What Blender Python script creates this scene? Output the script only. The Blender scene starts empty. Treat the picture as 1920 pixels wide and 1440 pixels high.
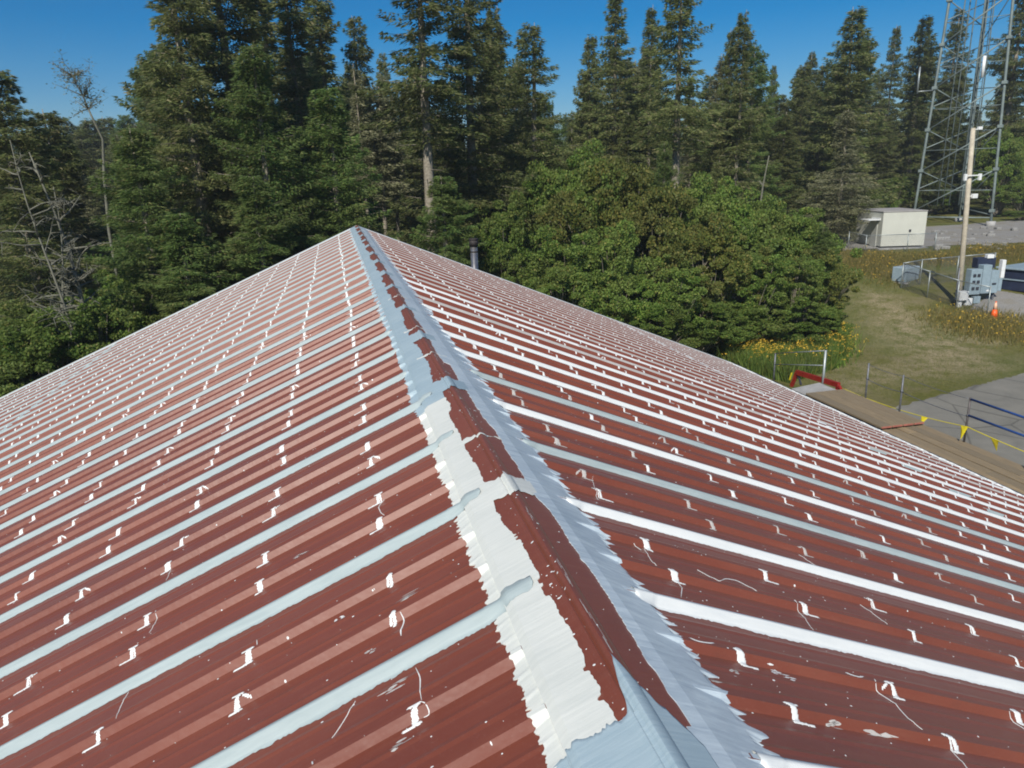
import bpy, math, random
import numpy as np
from mathutils import Vector, Matrix

C = bpy.context.scene.collection
R = random.Random(7)
RN = np.random.default_rng(11)

# ------------------------------------------------------------------ camera, sky, sun, exposure
RZ = 8.0                                   # height of the ridge over the yard
F_PX, YAW, PITCH, ROLL = 1381.535, 0.225426, 0.276838, 0.030271
CAM = np.array([-0.72371, 0.0, RZ + 1.49981])
ALPHA = 0.399029                           # roof pitch
CA, SA = math.cos(ALPHA), math.sin(ALPHA)
_cy, _sy, _cp, _sp, _cr, _sr = (math.cos(YAW), math.sin(YAW), math.cos(PITCH), math.sin(PITCH), math.cos(ROLL), math.sin(ROLL))
fwd = np.array([_sy*_cp, _cy*_cp, -_sp]); rgt = np.array([_cy, -_sy, 0.0]); dwn = np.cross(fwd, rgt)
right = _cr*rgt + _sr*dwn; down = -_sr*rgt + _cr*dwn
cam_d = bpy.data.cameras.new('camera'); cam = bpy.data.objects.new('camera', cam_d); C.objects.link(cam)
cam_d.sensor_width = 36.0; cam_d.lens = F_PX/1920*36.0; cam_d.clip_start = 0.05; cam_d.clip_end = 2500
M = Matrix.Identity(4)
for i in range(3):
    M[i][0] = right[i]; M[i][1] = -down[i]; M[i][2] = -fwd[i]; M[i][3] = CAM[i]
cam.matrix_world = M
bpy.context.scene.camera = cam

SUN_DIR = Vector((-0.37, -0.66, 0.65)).normalized()     # towards the sun
world = bpy.data.worlds.new('World'); bpy.context.scene.world = world; world.use_nodes = True
wn = world.node_tree.nodes; wl = world.node_tree.links
sky = wn.new('ShaderNodeTexSky'); sky.sky_type = 'NISHITA'; sky.sun_disc = False
sky.sun_elevation = math.asin(SUN_DIR.z); sky.sun_rotation = math.atan2(SUN_DIR.x, SUN_DIR.y)
sky.altitude = 300; sky.air_density = 1.0; sky.dust_density = 0.0; sky.ozone_density = 6.0
bg = wn['Background']; bg.inputs['Strength'].default_value = 0.10
hsv = wn.new('ShaderNodeHueSaturation'); hsv.inputs['Saturation'].default_value = 1.48; hsv.inputs['Value'].default_value = .66   # the deep clear blue of a dry autumn sky
wl.new(sky.outputs[0], hsv.inputs['Color']); wl.new(hsv.outputs[0], bg.inputs['Color'])
sun_d = bpy.data.lights.new('sun', 'SUN'); sun = bpy.data.objects.new('sun', sun_d); C.objects.link(sun)
sun_d.energy = 4.4; sun_d.angle = math.radians(0.53); sun_d.color = (1.0, 0.935, 0.83)
sun.rotation_euler = SUN_DIR.to_track_quat('Z', 'Y').to_euler()
vs = bpy.context.scene.view_settings
vs.view_transform = 'Standard'; vs.look = 'None'; vs.gamma = 1.0; vs.use_curve_mapping = False
vs.exposure = 0.28

# ------------------------------------------------------------------ helpers
def sray(px, py):
    v = np.array([(px-960)/F_PX, (py-720)/F_PX, 1.0])
    return right*v[0] + down*v[1] + fwd*v[2]
def smooth(a, b, x):
    t = min(1.0, max(0.0, (x-a)/(b-a))); return t*t*(3-2*t)
def gz(x, y):                              # height of the ground
    s = 0.75*x + 0.66*y
    return 3.0*smooth(38, 70, s)*smooth(6, 26, x) + 0.10*math.sin(x*.21+1)*math.sin(y*.17)*smooth(30, 50, s) - 0.02
def at_ground(px, py):
    d = sray(px, py); t = 10.0
    for i in range(4000):
        P = CAM + d*t
        if P[2] <= gz(P[0], P[1]): break
        t += 0.05
    return P
def at_dist(px, py, D):                    # the point on a sight line at horizontal distance D
    d = sray(px, py); t = D/math.hypot(d[0], d[1]); return CAM + d*t
def at_z(px, py, z):
    d = sray(px, py); return CAM + d*((z-CAM[2])/d[2])
def at_x(px, py, x):
    d = sray(px, py); return CAM + d*((x-CAM[0])/d[0])

def tag(o, label=None, cat=None, group=None, kind=None):
    if label: o['label'] = label
    if cat: o['category'] = cat
    if group: o['group'] = group
    if kind: o['kind'] = kind
    return o
def empty(name, loc=(0, 0, 0), rz=0.0):
    o = bpy.data.objects.new(name, None); C.objects.link(o); o.location = loc; o.rotation_euler = (0, 0, rz)
    o.empty_display_size = 0.2
    return o
def mesh(name, V, Fs, mats, midx=None, smooth_=False):
    me = bpy.data.meshes.new(name)
    V = np.asarray(V, dtype=np.float32)
    if isinstance(Fs, np.ndarray):
        n, k = Fs.shape
        me.vertices.add(len(V)); me.vertices.foreach_set('co', V.ravel())
        me.loops.add(n*k); me.loops.foreach_set('vertex_index', Fs.astype(np.int32).ravel())
        me.polygons.add(n); me.polygons.foreach_set('loop_start', np.arange(0, n*k, k, dtype=np.int32))
        me.polygons.foreach_set('loop_total', np.full(n, k, dtype=np.int32))
        me.update(calc_edges=True)
    else:
        me.from_pydata([tuple(v) for v in V.tolist()], [], Fs)
    for m in mats: me.materials.append(m)
    if midx is not None: me.polygons.foreach_set('material_index', np.asarray(midx, dtype=np.int32))
    me.polygons.foreach_set('use_smooth', np.full(len(me.polygons), bool(smooth_)))
    me.update()
    return me
def obj(name, me, parent=None, loc=(0, 0, 0)):
    o = bpy.data.objects.new(name, me); C.objects.link(o); o.location = loc
    if parent is not None: o.parent = parent
    return o

class MB:
    """collects boxes, tubes and polygons of ONE part"""
    def __init__(s): s.v = []; s.f = []; s.m = []
    def quad(s, pts, m=0):
        b = len(s.v); s.v += [tuple(p) for p in pts]; s.f.append(tuple(range(b, b+len(pts)))); s.m.append(m)
    def box(s, c, size, rz=0.0, m=0, tilt=None):
        cx, cy, cz = c; sx, sy, sz = size[0]/2, size[1]/2, size[2]/2; b = len(s.v)
        co, si = math.cos(rz), math.sin(rz)
        for dz in (-sz, sz):
            for dx, dy in ((-sx, -sy), (sx, -sy), (sx, sy), (-sx, sy)):
                s.v.append((cx+dx*co-dy*si, cy+dx*si+dy*co, cz+dz))
        for f in ((0, 3, 2, 1), (4, 5, 6, 7), (0, 1, 5, 4), (1, 2, 6, 5), (2, 3, 7, 6), (3, 0, 4, 7)):
            s.f.append(tuple(b+i for i in f)); s.m.append(m)
    def bevbox(s, c, size, rz=0.0, bev=0.01, m=0):
        cx, cy, cz = c; hx, hy, hz = size[0]/2, size[1]/2, size[2]/2; b = len(s.v); co, si = math.cos(rz), math.sin(rz)
        for z, k in ((-hz, bev), (-hz+bev, 0), (hz-bev, 0), (hz, bev)):
            for dx, dy in ((-hx+k+bev*(k == 0)*1, -hy+k), (hx-k-bev*(k == 0), -hy+k), (hx-k, -hy+k+bev*(k == 0)), (hx-k, hy-k-bev*(k == 0)),
                           (hx-k-bev*(k == 0), hy-k), (-hx+k+bev*(k == 0), hy-k), (-hx+k, hy-k-bev*(k == 0)), (-hx+k, -hy+k+bev*(k == 0))):
                s.v.append((cx+dx*co-dy*si, cy+dx*si+dy*co, cz+z))
        for r in range(3):
            for i in range(8):
                a = b+r*8+i; c2 = b+r*8+(i+1) % 8
                s.f.append((a, c2, c2+8, a+8)); s.m.append(m)
        s.f.append(tuple(b+24+i for i in range(8))); s.m.append(m)
        s.f.append(tuple(b+7-i for i in range(8))); s.m.append(m)
    def tube(s, pts, r, n=6, m=0, cap=True):
        pts = [Vector(p) for p in pts]; b = len(s.v); rr = r if isinstance(r, (list, tuple)) else [r]*len(pts)
        prev = None
        for i, p in enumerate(pts):
            t = (pts[min(i+1, len(pts)-1)] - pts[max(i-1, 0)]).normalized()
            if prev is None:
                a = Vector((0, 0, 1)) if abs(t.z) < .9 else Vector((1, 0, 0)); u = t.cross(a).normalized()
            else:
                u = (prev - t*prev.dot(t)).normalized()
            prev = u; w = t.cross(u)
            for k in range(n):
                an = 2*math.pi*k/n; q = p + (u*math.cos(an)+w*math.sin(an))*rr[i]; s.v.append(tuple(q))
        for i in range(len(pts)-1):
            for k in range(n):
                a = b+i*n+k; c2 = b+i*n+(k+1) % n
                s.f.append((a, c2, c2+n, a+n)); s.m.append(m)
        if cap:
            s.f.append(tuple(b+n-1-k for k in range(n))); s.m.append(m)
            e = b+(len(pts)-1)*n; s.f.append(tuple(e+k for k in range(n))); s.m.append(m)
    def build(s, name, mats, parent=None, smooth_=False, loc=(0, 0, 0)):
        if not isinstance(mats, (list, tuple)): mats = [mats]
        return obj(name, mesh(name, s.v, s.f, mats, s.m, smooth_), parent, loc)

# ------------------------------------------------------------------ materials
class NT:
    def __init__(s, name):
        s.m = bpy.data.materials.new(name); s.m.use_nodes = True; s.n = s.m.node_tree.nodes; s.l = s.m.node_tree.links
        s.b = s.n['Principled BSDF']; s.tc = None
    def coord(s, scale=(1, 1, 1), kind='Object', rot=(0, 0, 0)):
        if s.tc is None: s.tc = s.n.new('ShaderNodeTexCoord')
        mp = s.n.new('ShaderNodeMapping'); mp.inputs['Scale'].default_value = scale; mp.inputs['Rotation'].default_value = rot
        s.l.new(s.tc.outputs[kind], mp.inputs[0]); return mp.outputs[0]
    def wpos(s, scale=(1, 1, 1), rot=(0, 0, 0)):
        g = s.n.new('ShaderNodeNewGeometry'); mp = s.n.new('ShaderNodeMapping'); mp.inputs['Scale'].default_value = scale
        mp.inputs['Rotation'].default_value = rot
        s.l.new(g.outputs['Position'], mp.inputs[0]); return mp.outputs[0]
    def noise(s, vec, scale=5, detail=6, rough=.6, dist=0.0):
        n = s.n.new('ShaderNodeTexNoise'); n.inputs['Scale'].default_value = scale; n.inputs['Detail'].default_value = detail
        n.inputs['Roughness'].default_value = rough; n.inputs['Distortion'].default_value = dist
        s.l.new(vec, n.inputs['Vector']); return n.outputs['Fac']
    def ramp(s, fac, stops):
        r = s.n.new('ShaderNodeValToRGB'); e = r.color_ramp.elements
        while len(e) < len(stops): e.new(0.5)
        for i, (p, c) in enumerate(stops):
            e[i].position = p; e[i].color = (c[0], c[1], c[2], 1) if isinstance(c, (tuple, list)) else (c, c, c, 1)
        s.l.new(fac, r.inputs[0]); return r.outputs[0]
    def mix(s, fac, a, b, mode='MIX'):
        m = s.n.new('ShaderNodeMix'); m.data_type = 'RGBA'; m.blend_type = mode
        for sock, v in ((m.inputs[0], fac), (m.inputs[6], a), (m.inputs[7], b)):
            if isinstance(v, (int, float)): sock.default_value = v
            elif isinstance(v, tuple): sock.default_value = (v[0], v[1], v[2], 1)
            else: s.l.new(v, sock)
        return m.outputs[2]
    def math(s, op, a, b=0.0):
        m = s.n.new('ShaderNodeMath'); m.operation = op
        for sock, v in ((m.inputs[0], a), (m.inputs[1], b)):
            if isinstance(v, (int, float)): sock.default_value = v
            else: s.l.new(v, sock)
        return m.outputs[0]
    def bump(s, h, strength=.3, dist=.01):
        b = s.n.new('ShaderNodeBump'); b.inputs['Strength'].default_value = strength; b.inputs['Distance'].default_value = dist
        s.l.new(h, b.inputs['Height']); s.l.new(b.outputs[0], s.b.inputs['Normal'])
    def set(s, **k):
        nm = dict(color='Base Color', rough='Roughness', metal='Metallic', spec='Specular IOR Level', sheen='Sheen Weight', coat='Coat Weight')
        for a, v in k.items():
            so = s.b.inputs[nm[a]]
            if isinstance(v, tuple): so.default_value = (v[0], v[1], v[2], 1)
            elif isinstance(v, (int, float)): so.default_value = v
            else: s.l.new(v, so)
        return s

def simple(name, col, rough=.6, metal=0.0, var=.25, scale=6.0, bump=0.0, world_=False):
    t = NT(name); v = t.wpos() if world_ else t.coord()
    n = t.noise(v, scale, 6, .65)
    a = tuple(c*(1-var) for c in col); b = tuple(min(1, c*(1+var)) for c in col)
    t.set(color=t.ramp(n, [(.3, a), (.7, b)]), rough=rough, metal=metal)
    if bump: t.bump(n, bump, .01)
    return t.m

def red_metal():
    t = NT('red_roof_paint')
    big = t.noise(t.wpos(), .8, 5, .6); streak = t.noise(t.wpos((1.2, 22, 1.2)), 2.0, 6, .65); fine = t.noise(t.wpos(), 90, 4, .7)
    c = t.ramp(big, [(.3, (.158, .043, .026)), (.7, (.200, .058, .035))])
    c = t.mix(t.ramp(streak, [(.5, 0.0), (.8, .20)]), c, (.30, .13, .085))
    c = t.mix(t.ramp(fine, [(.58, 0.0), (.8, .22)]), c, (.36, .24, .20))
    dirt = t.noise(t.wpos((1, 3, 1)), 5.0, 8, .75)
    c = t.mix(t.ramp(dirt, [(.56, 0.0), (.76, .40)]), c, (.10, .045, .032))
    t.set(color=c, rough=t.ramp(big, [(.2, .38), (.8, .52)]), spec=.4, sheen=.05)
    t.b.inputs['Sheen Roughness'].default_value = .5
    t.b.inputs['Sheen Tint'].default_value = (1, .86, .8, 1)
    t.bump(t.noise(t.wpos((1, 1, 1)), 3.5, 4, .55), .5, .014)
    return t.m
def coating(name, lo, hi, worn=None, rough=.5, worn_at=.66, streakdir=(2.0, 34, 2.0)):
    t = NT(name)
    st = t.noise(t.wpos(streakdir), 1.6, 7, .7, .6); big = t.noise(t.wpos(), 2.3, 5, .6); fine = t.noise(t.wpos(), 70, 3, .6)
    f = t.math('ADD', t.math('MULTIPLY', st, .65), t.math('MULTIPLY', big, .35))
    c = t.ramp(f, [(.36, lo), (.62, hi)])
    if worn: c = t.mix(t.ramp(t.noise(t.wpos((3, 30, 3)), 2.2, 8, .78), [(worn_at, 0.0), (worn_at+.1, .75)]), c, worn)
    t.set(color=c, rough=rough, spec=.4)
    h = t.math('ADD', t.math('MULTIPLY', st, 1.0), t.math('MULTIPLY', fine, .25))
    t.bump(h, .30, .004)
    return t.m

M_RED = red_metal()
M_BLUE = coating('blue_grey_base_coat', (.28, .38, .44), (.38, .48, .53), (.34, .30, .32), .48, .72)
M_SEAM = coating('blue_grey_seam_coat', (.32, .39, .40), (.41, .48, .485), (.36, .33, .33), .5, .74, (2, 34, 2))
M_CREAM = coating('cream_top_coat', (.56, .59, .56), (.68, .70, .66), None, .55)
M_WHITE = coating('white_top_coat', (.67, .71, .715), (.77, .80, .79), (.5, .56, .58), .5, .74)
M_GREY = coating('grey_thin_coat', (.38, .37, .355), (.50, .49, .47), (.30, .2, .18), .6, .66)
M_BAND = coating('ridge_band_coat', (.35, .43, .50), (.58, .67, .72), (.36, .44, .54), .46, .60, (3.5, 22, 3.5))

def foliage(name, stops, trans=.25, rough=.55, obj_var=.35, zc=None):
    t = NT(name)
    g = t.n.new('ShaderNodeNewGeometry'); oi = t.n.new('ShaderNodeObjectInfo')
    c = t.ramp(g.outputs['Random Per Island'], stops)
    big = t.noise(t.wpos(), .45, 4, .6)
    c = t.mix(t.ramp(big, [(.35, .0), (.7, .5)]), c, (.20, .19, .075))
    hs = t.n.new('ShaderNodeHueSaturation'); hs.inputs['Hue'].default_value = .5
    v = t.math('ADD', t.math('MULTIPLY', oi.outputs['Random'], obj_var), 1-obj_var*.5); t.l.new(v, hs.inputs['Value'])
    t.l.new(c, hs.inputs['Color']); c = hs.outputs[0]
    t.set(color=c, rough=rough, spec=.25)
    tr = t.n.new('ShaderNodeBsdfTranslucent'); t.l.new(c, tr.inputs[0])
    mx = t.n.new('ShaderNodeMixShader'); mx.inputs[0].default_value = trans
    t.l.new(t.b.outputs[0], mx.inputs[1]); t.l.new(tr.outputs[0], mx.inputs[2]); t.l.new(mx.outputs[0], t.n['Material Output'].inputs[0])
    return t.m
M_SPRUCE = foliage('spruce_needles', [(0, (.065, .10, .032)), (.5, (.155, .210, .065)), (.86, (.235, .260, .10)), (1, (.33, .27, .16))], .45)
M_SPRUCE_G = foliage('greener_spruce_needles', [(0, (.055, .12, .030)), (.5, (.13, .225, .060)), (.9, (.20, .280, .080)), (1, (.27, .22, .09))], .45)
M_LICHEN = foliage('lichen_grey_needles', [(0, (.12, .14, .075)), (.5, (.24, .26, .14)), (1, (.40, .39, .25))], .35)
M_LEAF = foliage('alder_leaves', [(0, (.08, .160, .030)), (.5, (.16, .275, .050)), (.88, (.26, .36, .075)), (1, (.32, .30, .08))], .5)
M_LEAFY = foliage('yellowing_leaves', [(0, (.085, .14, .030)), (.5, (.19, .245, .055)), (1, (.33, .29, .07))], .5)
M_TRUNK = simple('grey_bark', (.235, .21, .165), .9, 0, .45, 9, .5)
M_DEAD = simple('bleached_dead_wood', (.15, .15, .115), .85, 0, .35, 6, .4)
M_GOLD = simple('goldenrod_flowers', (.55, .36, .03), .7, 0, .25, 3)
M_WEED = foliage('dry_weeds', [(0, (.10, .115, .028)), (.5, (.19, .165, .048)), (1, (.30, .22, .085))], .35)
M_GRASS = foliage('grass_blades', [(0, (.085, .115, .026)), (.5, (.14, .16, .042)), (1, (.23, .21, .085))], .3)
M_GALV = simple('galvanised_steel', (.34, .38, .38), .45, .55, .2, 12)
M_TOWER = simple('weathered_tower_steel', (.19, .235, .225), .6, .25, .25, 1.5)
M_POSTG = simple('grey_painted_steel', (.15, .16, .18), .5, .4, .3, 10)
M_BLUERAIL = simple('blue_painted_steel', (.025, .075, .26), .4, 0, .25, 10)
M_REDST = simple('red_painted_steel', (.26, .018, .014), .4, 0, .3, 8)
M_YEL = simple('yellow_vinyl', (.72, .62, .02), .5, 0, .15, 8)
M_POLE = simple('weathered_pole_wood', (.46, .41, .32), .85, 0, .25, 4, .4)
M_CAB = simple('blue_grey_cabinet_paint', (.25, .33, .38), .45, 0, .12, 5)
M_CABW = simple('white_enamel', (.72, .74, .74), .4, 0, .1, 5)
M_DARK = simple('dark_plastic', (.03, .033, .045), .5, 0, .3, 6)
M_ORANGE = simple('orange_cone_plastic', (.85, .12, .02), .45, 0, .12, 6)
M_CONC = simple('pale_concrete', (.34, .34, .33), .85, 0, .2, 3, .3)
M_SHED = simple('cream_shed_wall', (.52, .53, .47), .7, 0, .06, 1.2)
M_SHEDR = simple('shed_roof_membrane', (.30, .29, .28), .85, 0, .15, 2)
M_NAVY = simple('navy_shelter_wall', (.020, .028, .06), .5, 0, .3, 2)
M_STONE = simple('grey_ballast_stone', (.22, .22, .21), .9, 0, .35, 8)
M_WALL = simple('tan_siding', (.36, .30, .22), .6, 0, .1, 2)
M_GUT = simple('gutter_metal', (.16, .20, .30), .4, .2, .2, 4)
M_STEEL = simple('stainless_stack', (.38, .37, .36), .3, .85, .25, 7)
M_RUST = simple('dark_stack_cap', (.035, .03, .03), .7, .3, .4, 12)
def plank_mat():
    t = NT('weathered_planks')
    n = t.noise(t.wpos((14, .9, 8)), 2.2, 7, .7); o = t.n.new('ShaderNodeObjectInfo')
    c = t.ramp(n, [(.3, (.20, .145, .080)), (.7, (.37, .28, .165))])
    c = t.mix(t.math('MULTIPLY', o.outputs['Random'], .75), c, (.13, .115, .085))
    t.set(color=c, rough=.85); t.bump(n, .4, .01); return t.m
M_PLANK = plank_mat()
def ground_mat():
    t = NT('yard_grass_and_dirt'); p = t.wpos()
    a = t.noise(p, .12, 6, .6); b = t.noise(p, .55, 7, .7, .4); f = t.noise(p, 4.5, 6, .75); ff = t.noise(p, 40, 3, .7)
    c = t.ramp(f, [(.3, (.085, .098, .020)), (.55, (.145, .146, .036)), (.75, (.24, .215, .085))])
    c = t.mix(t.ramp(b, [(.46, 0.0), (.66, .85)]), c, (.20, .175, .095))
    c = t.mix(t.ramp(a, [(.46, 0.0), (.62, .6)]), c, (.10, .135, .035))
    c = t.mix(t.ramp(t.noise(t.wpos((1, .45, 1), (0, 0, .7)), .8, 8, .75), [(.60, 0.0), (.72, .75)]), c, (.40, .35, .25))
    c = t.mix(t.math('MULTIPLY', ff, .22), c, (.06, .055, .03))
    at = t.n.new('ShaderNodeAttribute'); at.attribute_name = 'bare'
    m_ = t.math('MULTIPLY', at.outputs['Fac'], t.ramp(t.noise(p, 1.1, 8, .75, .3), [(.38, 0.1), (.58, 1.0)]))
    c = t.mix(m_, c, t.ramp(t.noise(p, 9, 4, .7), [(.3, (.24, .195, .11)), (.7, (.44, .375, .25))]))
    t.set(color=c, rough=.95, spec=.1); t.bump(t.math('ADD', f, ff), .8, .05); return t.m
M_GROUND = ground_mat()
def gravel_mat():
    t = NT('grey_gravel'); p = t.wpos()
    f = t.noise(p, 14, 5, .8); b = t.noise(p, .5, 6, .65)
    c = t.ramp(f, [(.3, (.15, .15, .145)), (.7, (.36, .35, .33))])
    c = t.mix(t.ramp(b, [(.5, 0.0), (.7, .55)]), c, (.20, .17, .10))
    t.set(color=c, rough=.95, spec=.1); t.bump(f, .8, .03); return t.m
M_GRAVEL = gravel_mat()
def yard_mat():
    t = NT('worn_asphalt_yard'); p = t.wpos()
    f = t.noise(p, 25, 5, .8); b = t.noise(p, .7, 7, .7, .5)
    c = t.ramp(b, [(.3, (.175, .172, .150)), (.7, (.26, .25, .215))])
    c = t.mix(t.math('MULTIPLY', f, .4), c, (.11, .11, .105))
    vo = t.n.new('ShaderNodeTexVoronoi'); vo.feature = 'DISTANCE_TO_EDGE'; vo.inputs['Scale'].default_value = .28; t.l.new(t.wpos((1, 1, 0)), vo.inputs['Vector'])
    c = t.mix(t.ramp(vo.outputs['Distance'], [(.0, .6), (.014, 0.0)]), c, (.05, .05, .045))
    t.set(color=c, rough=.9, spec=.2); t.bump(f, .4, .02); return t.m
M_YARD = yard_mat()

# ------------------------------------------------------------------ the ground
N = 170
gx = np.concatenate([np.linspace(-900, -60, 18), np.linspace(-58, 130, N), np.linspace(140, 900, 16)])
gy = np.concatenate([np.linspace(-300, -20, 8), np.linspace(-18, 170, N), np.linspace(180, 1400, 20)])
V = [(x, y, gz(x, y)) for y in gy for x in gx]
nx = len(gx); ii = np.arange(nx-1); jj = np.arange(len(gy)-1)
I, J = np.meshgrid(ii, jj); a = (J*nx+I).ravel()
gm = mesh('ground', V, np.stack([a, a+1, a+nx+1, a+nx], 1), [M_GROUND], None, True)
tag(obj('ground', gm), 'patchy dry grass sloping up from the yard to the trees', kind='structure')
VA = np.array(V); bare = np.zeros(len(VA))       # worn places: the track up the slope and the bare spots by the yard
for x0_, y0_, x1_, y1_, w_, k_ in ((1650, 560, 1700, 610, 1.6, .8), (1690, 605, 1790, 680, 2.4, .8), (1610, 545, 1660, 575, 1.0, .5), (1850, 625, 1915, 622, 1.5, 1.0), (1800, 640, 1880, 632, 1.2, .8), (1640, 700, 1760, 690, 1.6, .7), (1600, 730, 1650, 700, 1.2, .6), (1545, 715, 1560, 690, .8, .3)):
    A_ = at_ground(x0_, y0_)[:2]; B_ = at_ground(x1_, y1_)[:2]; dd = B_-A_; L2 = (dd*dd).sum()+1e-6
    tt = np.clip(((VA[:, :2]-A_)@dd)/L2, 0, 1); ds = np.linalg.norm(VA[:, :2]-A_-tt[:, None]*dd, axis=1); bare = np.maximum(bare, 1.15*k_*np.exp(-(ds/w_)**2))
at_ = gm.attributes.new('bare', 'FLOAT', 'POINT'); at_.data.foreach_set('value', bare.astype(np.float32))
def sheet(name, poly, m, dz, label, sub=60):
    """a sheet lying on the ground, following its height"""
    poly = [Vector((p[0], p[1], 0)) for p in poly]
    a, b, c, d = poly; v = []; f = []
    for j in range(sub+1):
        for i in range(sub+1):
            u, w = i/sub, j/sub
            p = a.lerp(b, u).lerp(d.lerp(c, u), w)
            if i in (0, sub) or j in (0, sub):
                p = p + Vector((R.uniform(-.10, .10), R.uniform(-.10, .10), 0))
            v.append((p.x, p.y, gz(p.x, p.y)+dz))
    for j in range(sub):
        for i in range(sub):
            k = j*(sub+1)+i; f.append((k, k+1, k+sub+2, k+sub+1))
    return tag(obj(name, mesh(name, v, f, [m], None, True)), label, kind='structure')
g = at_ground
ya = g(1640, 775); yb = g(1940, 694)
sheet('yard_pavement', [ya, yb, (yb[0]+14, yb[1]-26), (14.6, -6)], M_YARD, .012, 'grey worn pavement of the yard beside the boardwalk')
sheet('gravel_pad', [g(1560, 472), g(1990, 452), g(1990, 408), g(1560, 432)], M_GRAVEL, .03, 'grey gravel pad under the shed and the tower')
sheet('gravel_path', [g(1800, 592), g(1960, 622), g(1960, 560), g(1868, 545)], M_GRAVEL, .015, 'grey gravel strip in front of the dark shelter')

# ------------------------------------------------------------------ the metal building: roof
S = 0.9144; RIB = S/3
T0L, T0R = 2.460, 2.446
T_END = 25.57; T_START = T0L - 7*S
EAVE = 15.2; LAP = {-1: 8.42, 1: 9.8}
bld = empty('metal_building', (0, 8.0, 0))
BL = Vector((0, 8.0, 0))
tag(bld, 'metal building with a red ribbed roof, its seams and ridge brushed with pale coating', 'building')
def RP(side, t, d, h):
    return (side*(d*CA + h*SA), t - BL.y, RZ - d*SA + h*CA)
def ribh(v):                                # height of the sheet profile at offset v from a rib centre line
    v = abs(v)
    if v <= .011: return .012
    if v <= .032: return .012 - .032*(v-.011)/.021
    w = abs(v - RIB/3)
    return -.020 + (.0035*(1-w/.018) if w < .018 else 0.0)
def prof(side, t):
    t0 = T0L if side < 0 else T0R
    v = (t-t0) % RIB
    if v > RIB/2: v -= RIB
    return ribh(v)
OFFS = [-.032, -.011, .011, .032, RIB/3-.018, RIB/3, RIB/3+.018, 2*RIB/3-.018, 2*RIB/3, 2*RIB/3+.018]
def panel_mesh(side, d0, d1, lift):
    ts = []
    for k in range(3): ts += [k*RIB+o for o in OFFS]
    ts += [S-.032, S-.011, S+.011, S+.030]
    ts = sorted(ts); nd = max(2, int((d1-d0)/1.2)); v = []; f = []
    for j in range(nd+1):
        d = d0+(d1-d0)*j/nd
        for t in ts:
            q = t % RIB
            if q > RIB/2: q -= RIB
            hh = ribh(q) + lift + (.0015 if t > S-.04 else 0)
            v.append((side*(d*CA+hh*SA), t, -d*SA+hh*CA))
    n = len(ts)
    for j in range(nd):
        for i in range(n-1):
            a = j*n+i; q = (a, a+1, a+n+1, a+n); f.append(q if side > 0 else q[::-1])
    # folded lower edge gives the sheet its thickness
    b = len(v); j = nd
    for i in range(n):
        x, y, z = v[j*n+i]; v.append((x-side*.003*SA, y, z-.006))
    for i in range(n-1):
        a = j*n+i; q = (a, a+1, b+i+1, b+i); f.append(q if side > 0 else q[::-1])
    return mesh('roof_panel', v, f, [M_RED])
for side in (-1, 1):
    t0 = T0L if side < 0 else T0R
    up = panel_mesh(side, .10, LAP[side], .0); lo = panel_mesh(side, LAP[side]-.12, EAVE, -.0035)
    for k in range(-7, 25):
        for me in (up, lo):
            obj('roof_panel', me, bld, (0, t0+k*S-BL.y, RZ+R.uniform(-.0005, .0005)))
# ridge cap: overlapping folded sections with a rolled bead along the crest
JOINTS = [-3.95, -2.05, -.2, 1.6, 3.36, 5.24, 7.05, 8.77, 10.62, 12.24, 14.1, 15.69, 17.5, 19.2, 20.9, 22.6, 24.3, 25.6]
def capz(d, side=1):                        # height over the slope plane, for |d| along the slope from the crest
    d = abs(d)
    return .020 + (.0 if d < .205 else -(d-.205)*.45)
CAPW = .230
def crest_prof(x):                          # height over the cap flanges near the crest: lip and groove left, low rolled bead right of it
    b = .013*math.sqrt(max(0.0, 1-((x-.014)/.027)**2)) if abs(x-.014) < .027 else 0.0
    return b - .007*math.exp(-((x+.018)/.0035)**2) + .006*math.exp(-((x+.028)/.010)**2)
CX = [-.075, -.050, -.040, -.034, -.028, -.0235, -.0215, -.0195, -.018, -.0165, -.0145, -.0128, -.011, -.006, 0, .007, .014, .021, .028, .034, .038, .0405, .0412, .050, .075]
def cap_xz(x, d=None):
    z = -abs(x)/CA*SA + .020/CA + crest_prof(x)
    return z
def cap_section(t0, t1, idx):
    pts = []
    for d in (CAPW+.002, CAPW-.001, CAPW-.022, .13): pts.append((-(d*CA+capz(d)*SA), -d*SA+capz(d)*CA))
    pts[0] = (pts[0][0], pts[0][1]-.012)
    for x in CX: pts.append((x, cap_xz(x)))
    for d in (.13, CAPW-.022, CAPW-.001, CAPW+.002): pts.append(((d*CA+capz(d)*SA), -d*SA+capz(d)*CA))
    pts[-1] = (pts[-1][0], pts[-1][1]-.012)
    v = []; f = []; n = len(pts); ns = 8; ph = R.uniform(0, 6)
    for j in range(ns+1):
        u = j/ns; t = t0-.05+(t1-t0+.05)*u; lift = .0032*(1-u)
        for i, (x, z) in enumerate(pts):
            v.append((x*(1+.02*(1-u)), t-BL.y, RZ+z+lift+.0006*math.sin(u*9+ph+i*.2)))
    for j in range(ns):
        for i in range(n-1):
            a = j*n+i; f.append((a, a+1, a+n+1, a+n))
    b = len(v)
    for i in range(n):
        x, y, z = v[i]; v.append((x, y+.001, z-.006))
    for i in range(n-1): f.append((i+1, i, b+i, b+i+1))
    return obj('ridge_cap', mesh('ridge_cap', v, f, [M_RED]), bld)
for i in range(len(JOINTS)-1): cap_section(JOINTS[i], JOINTS[i+1], i)
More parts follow.
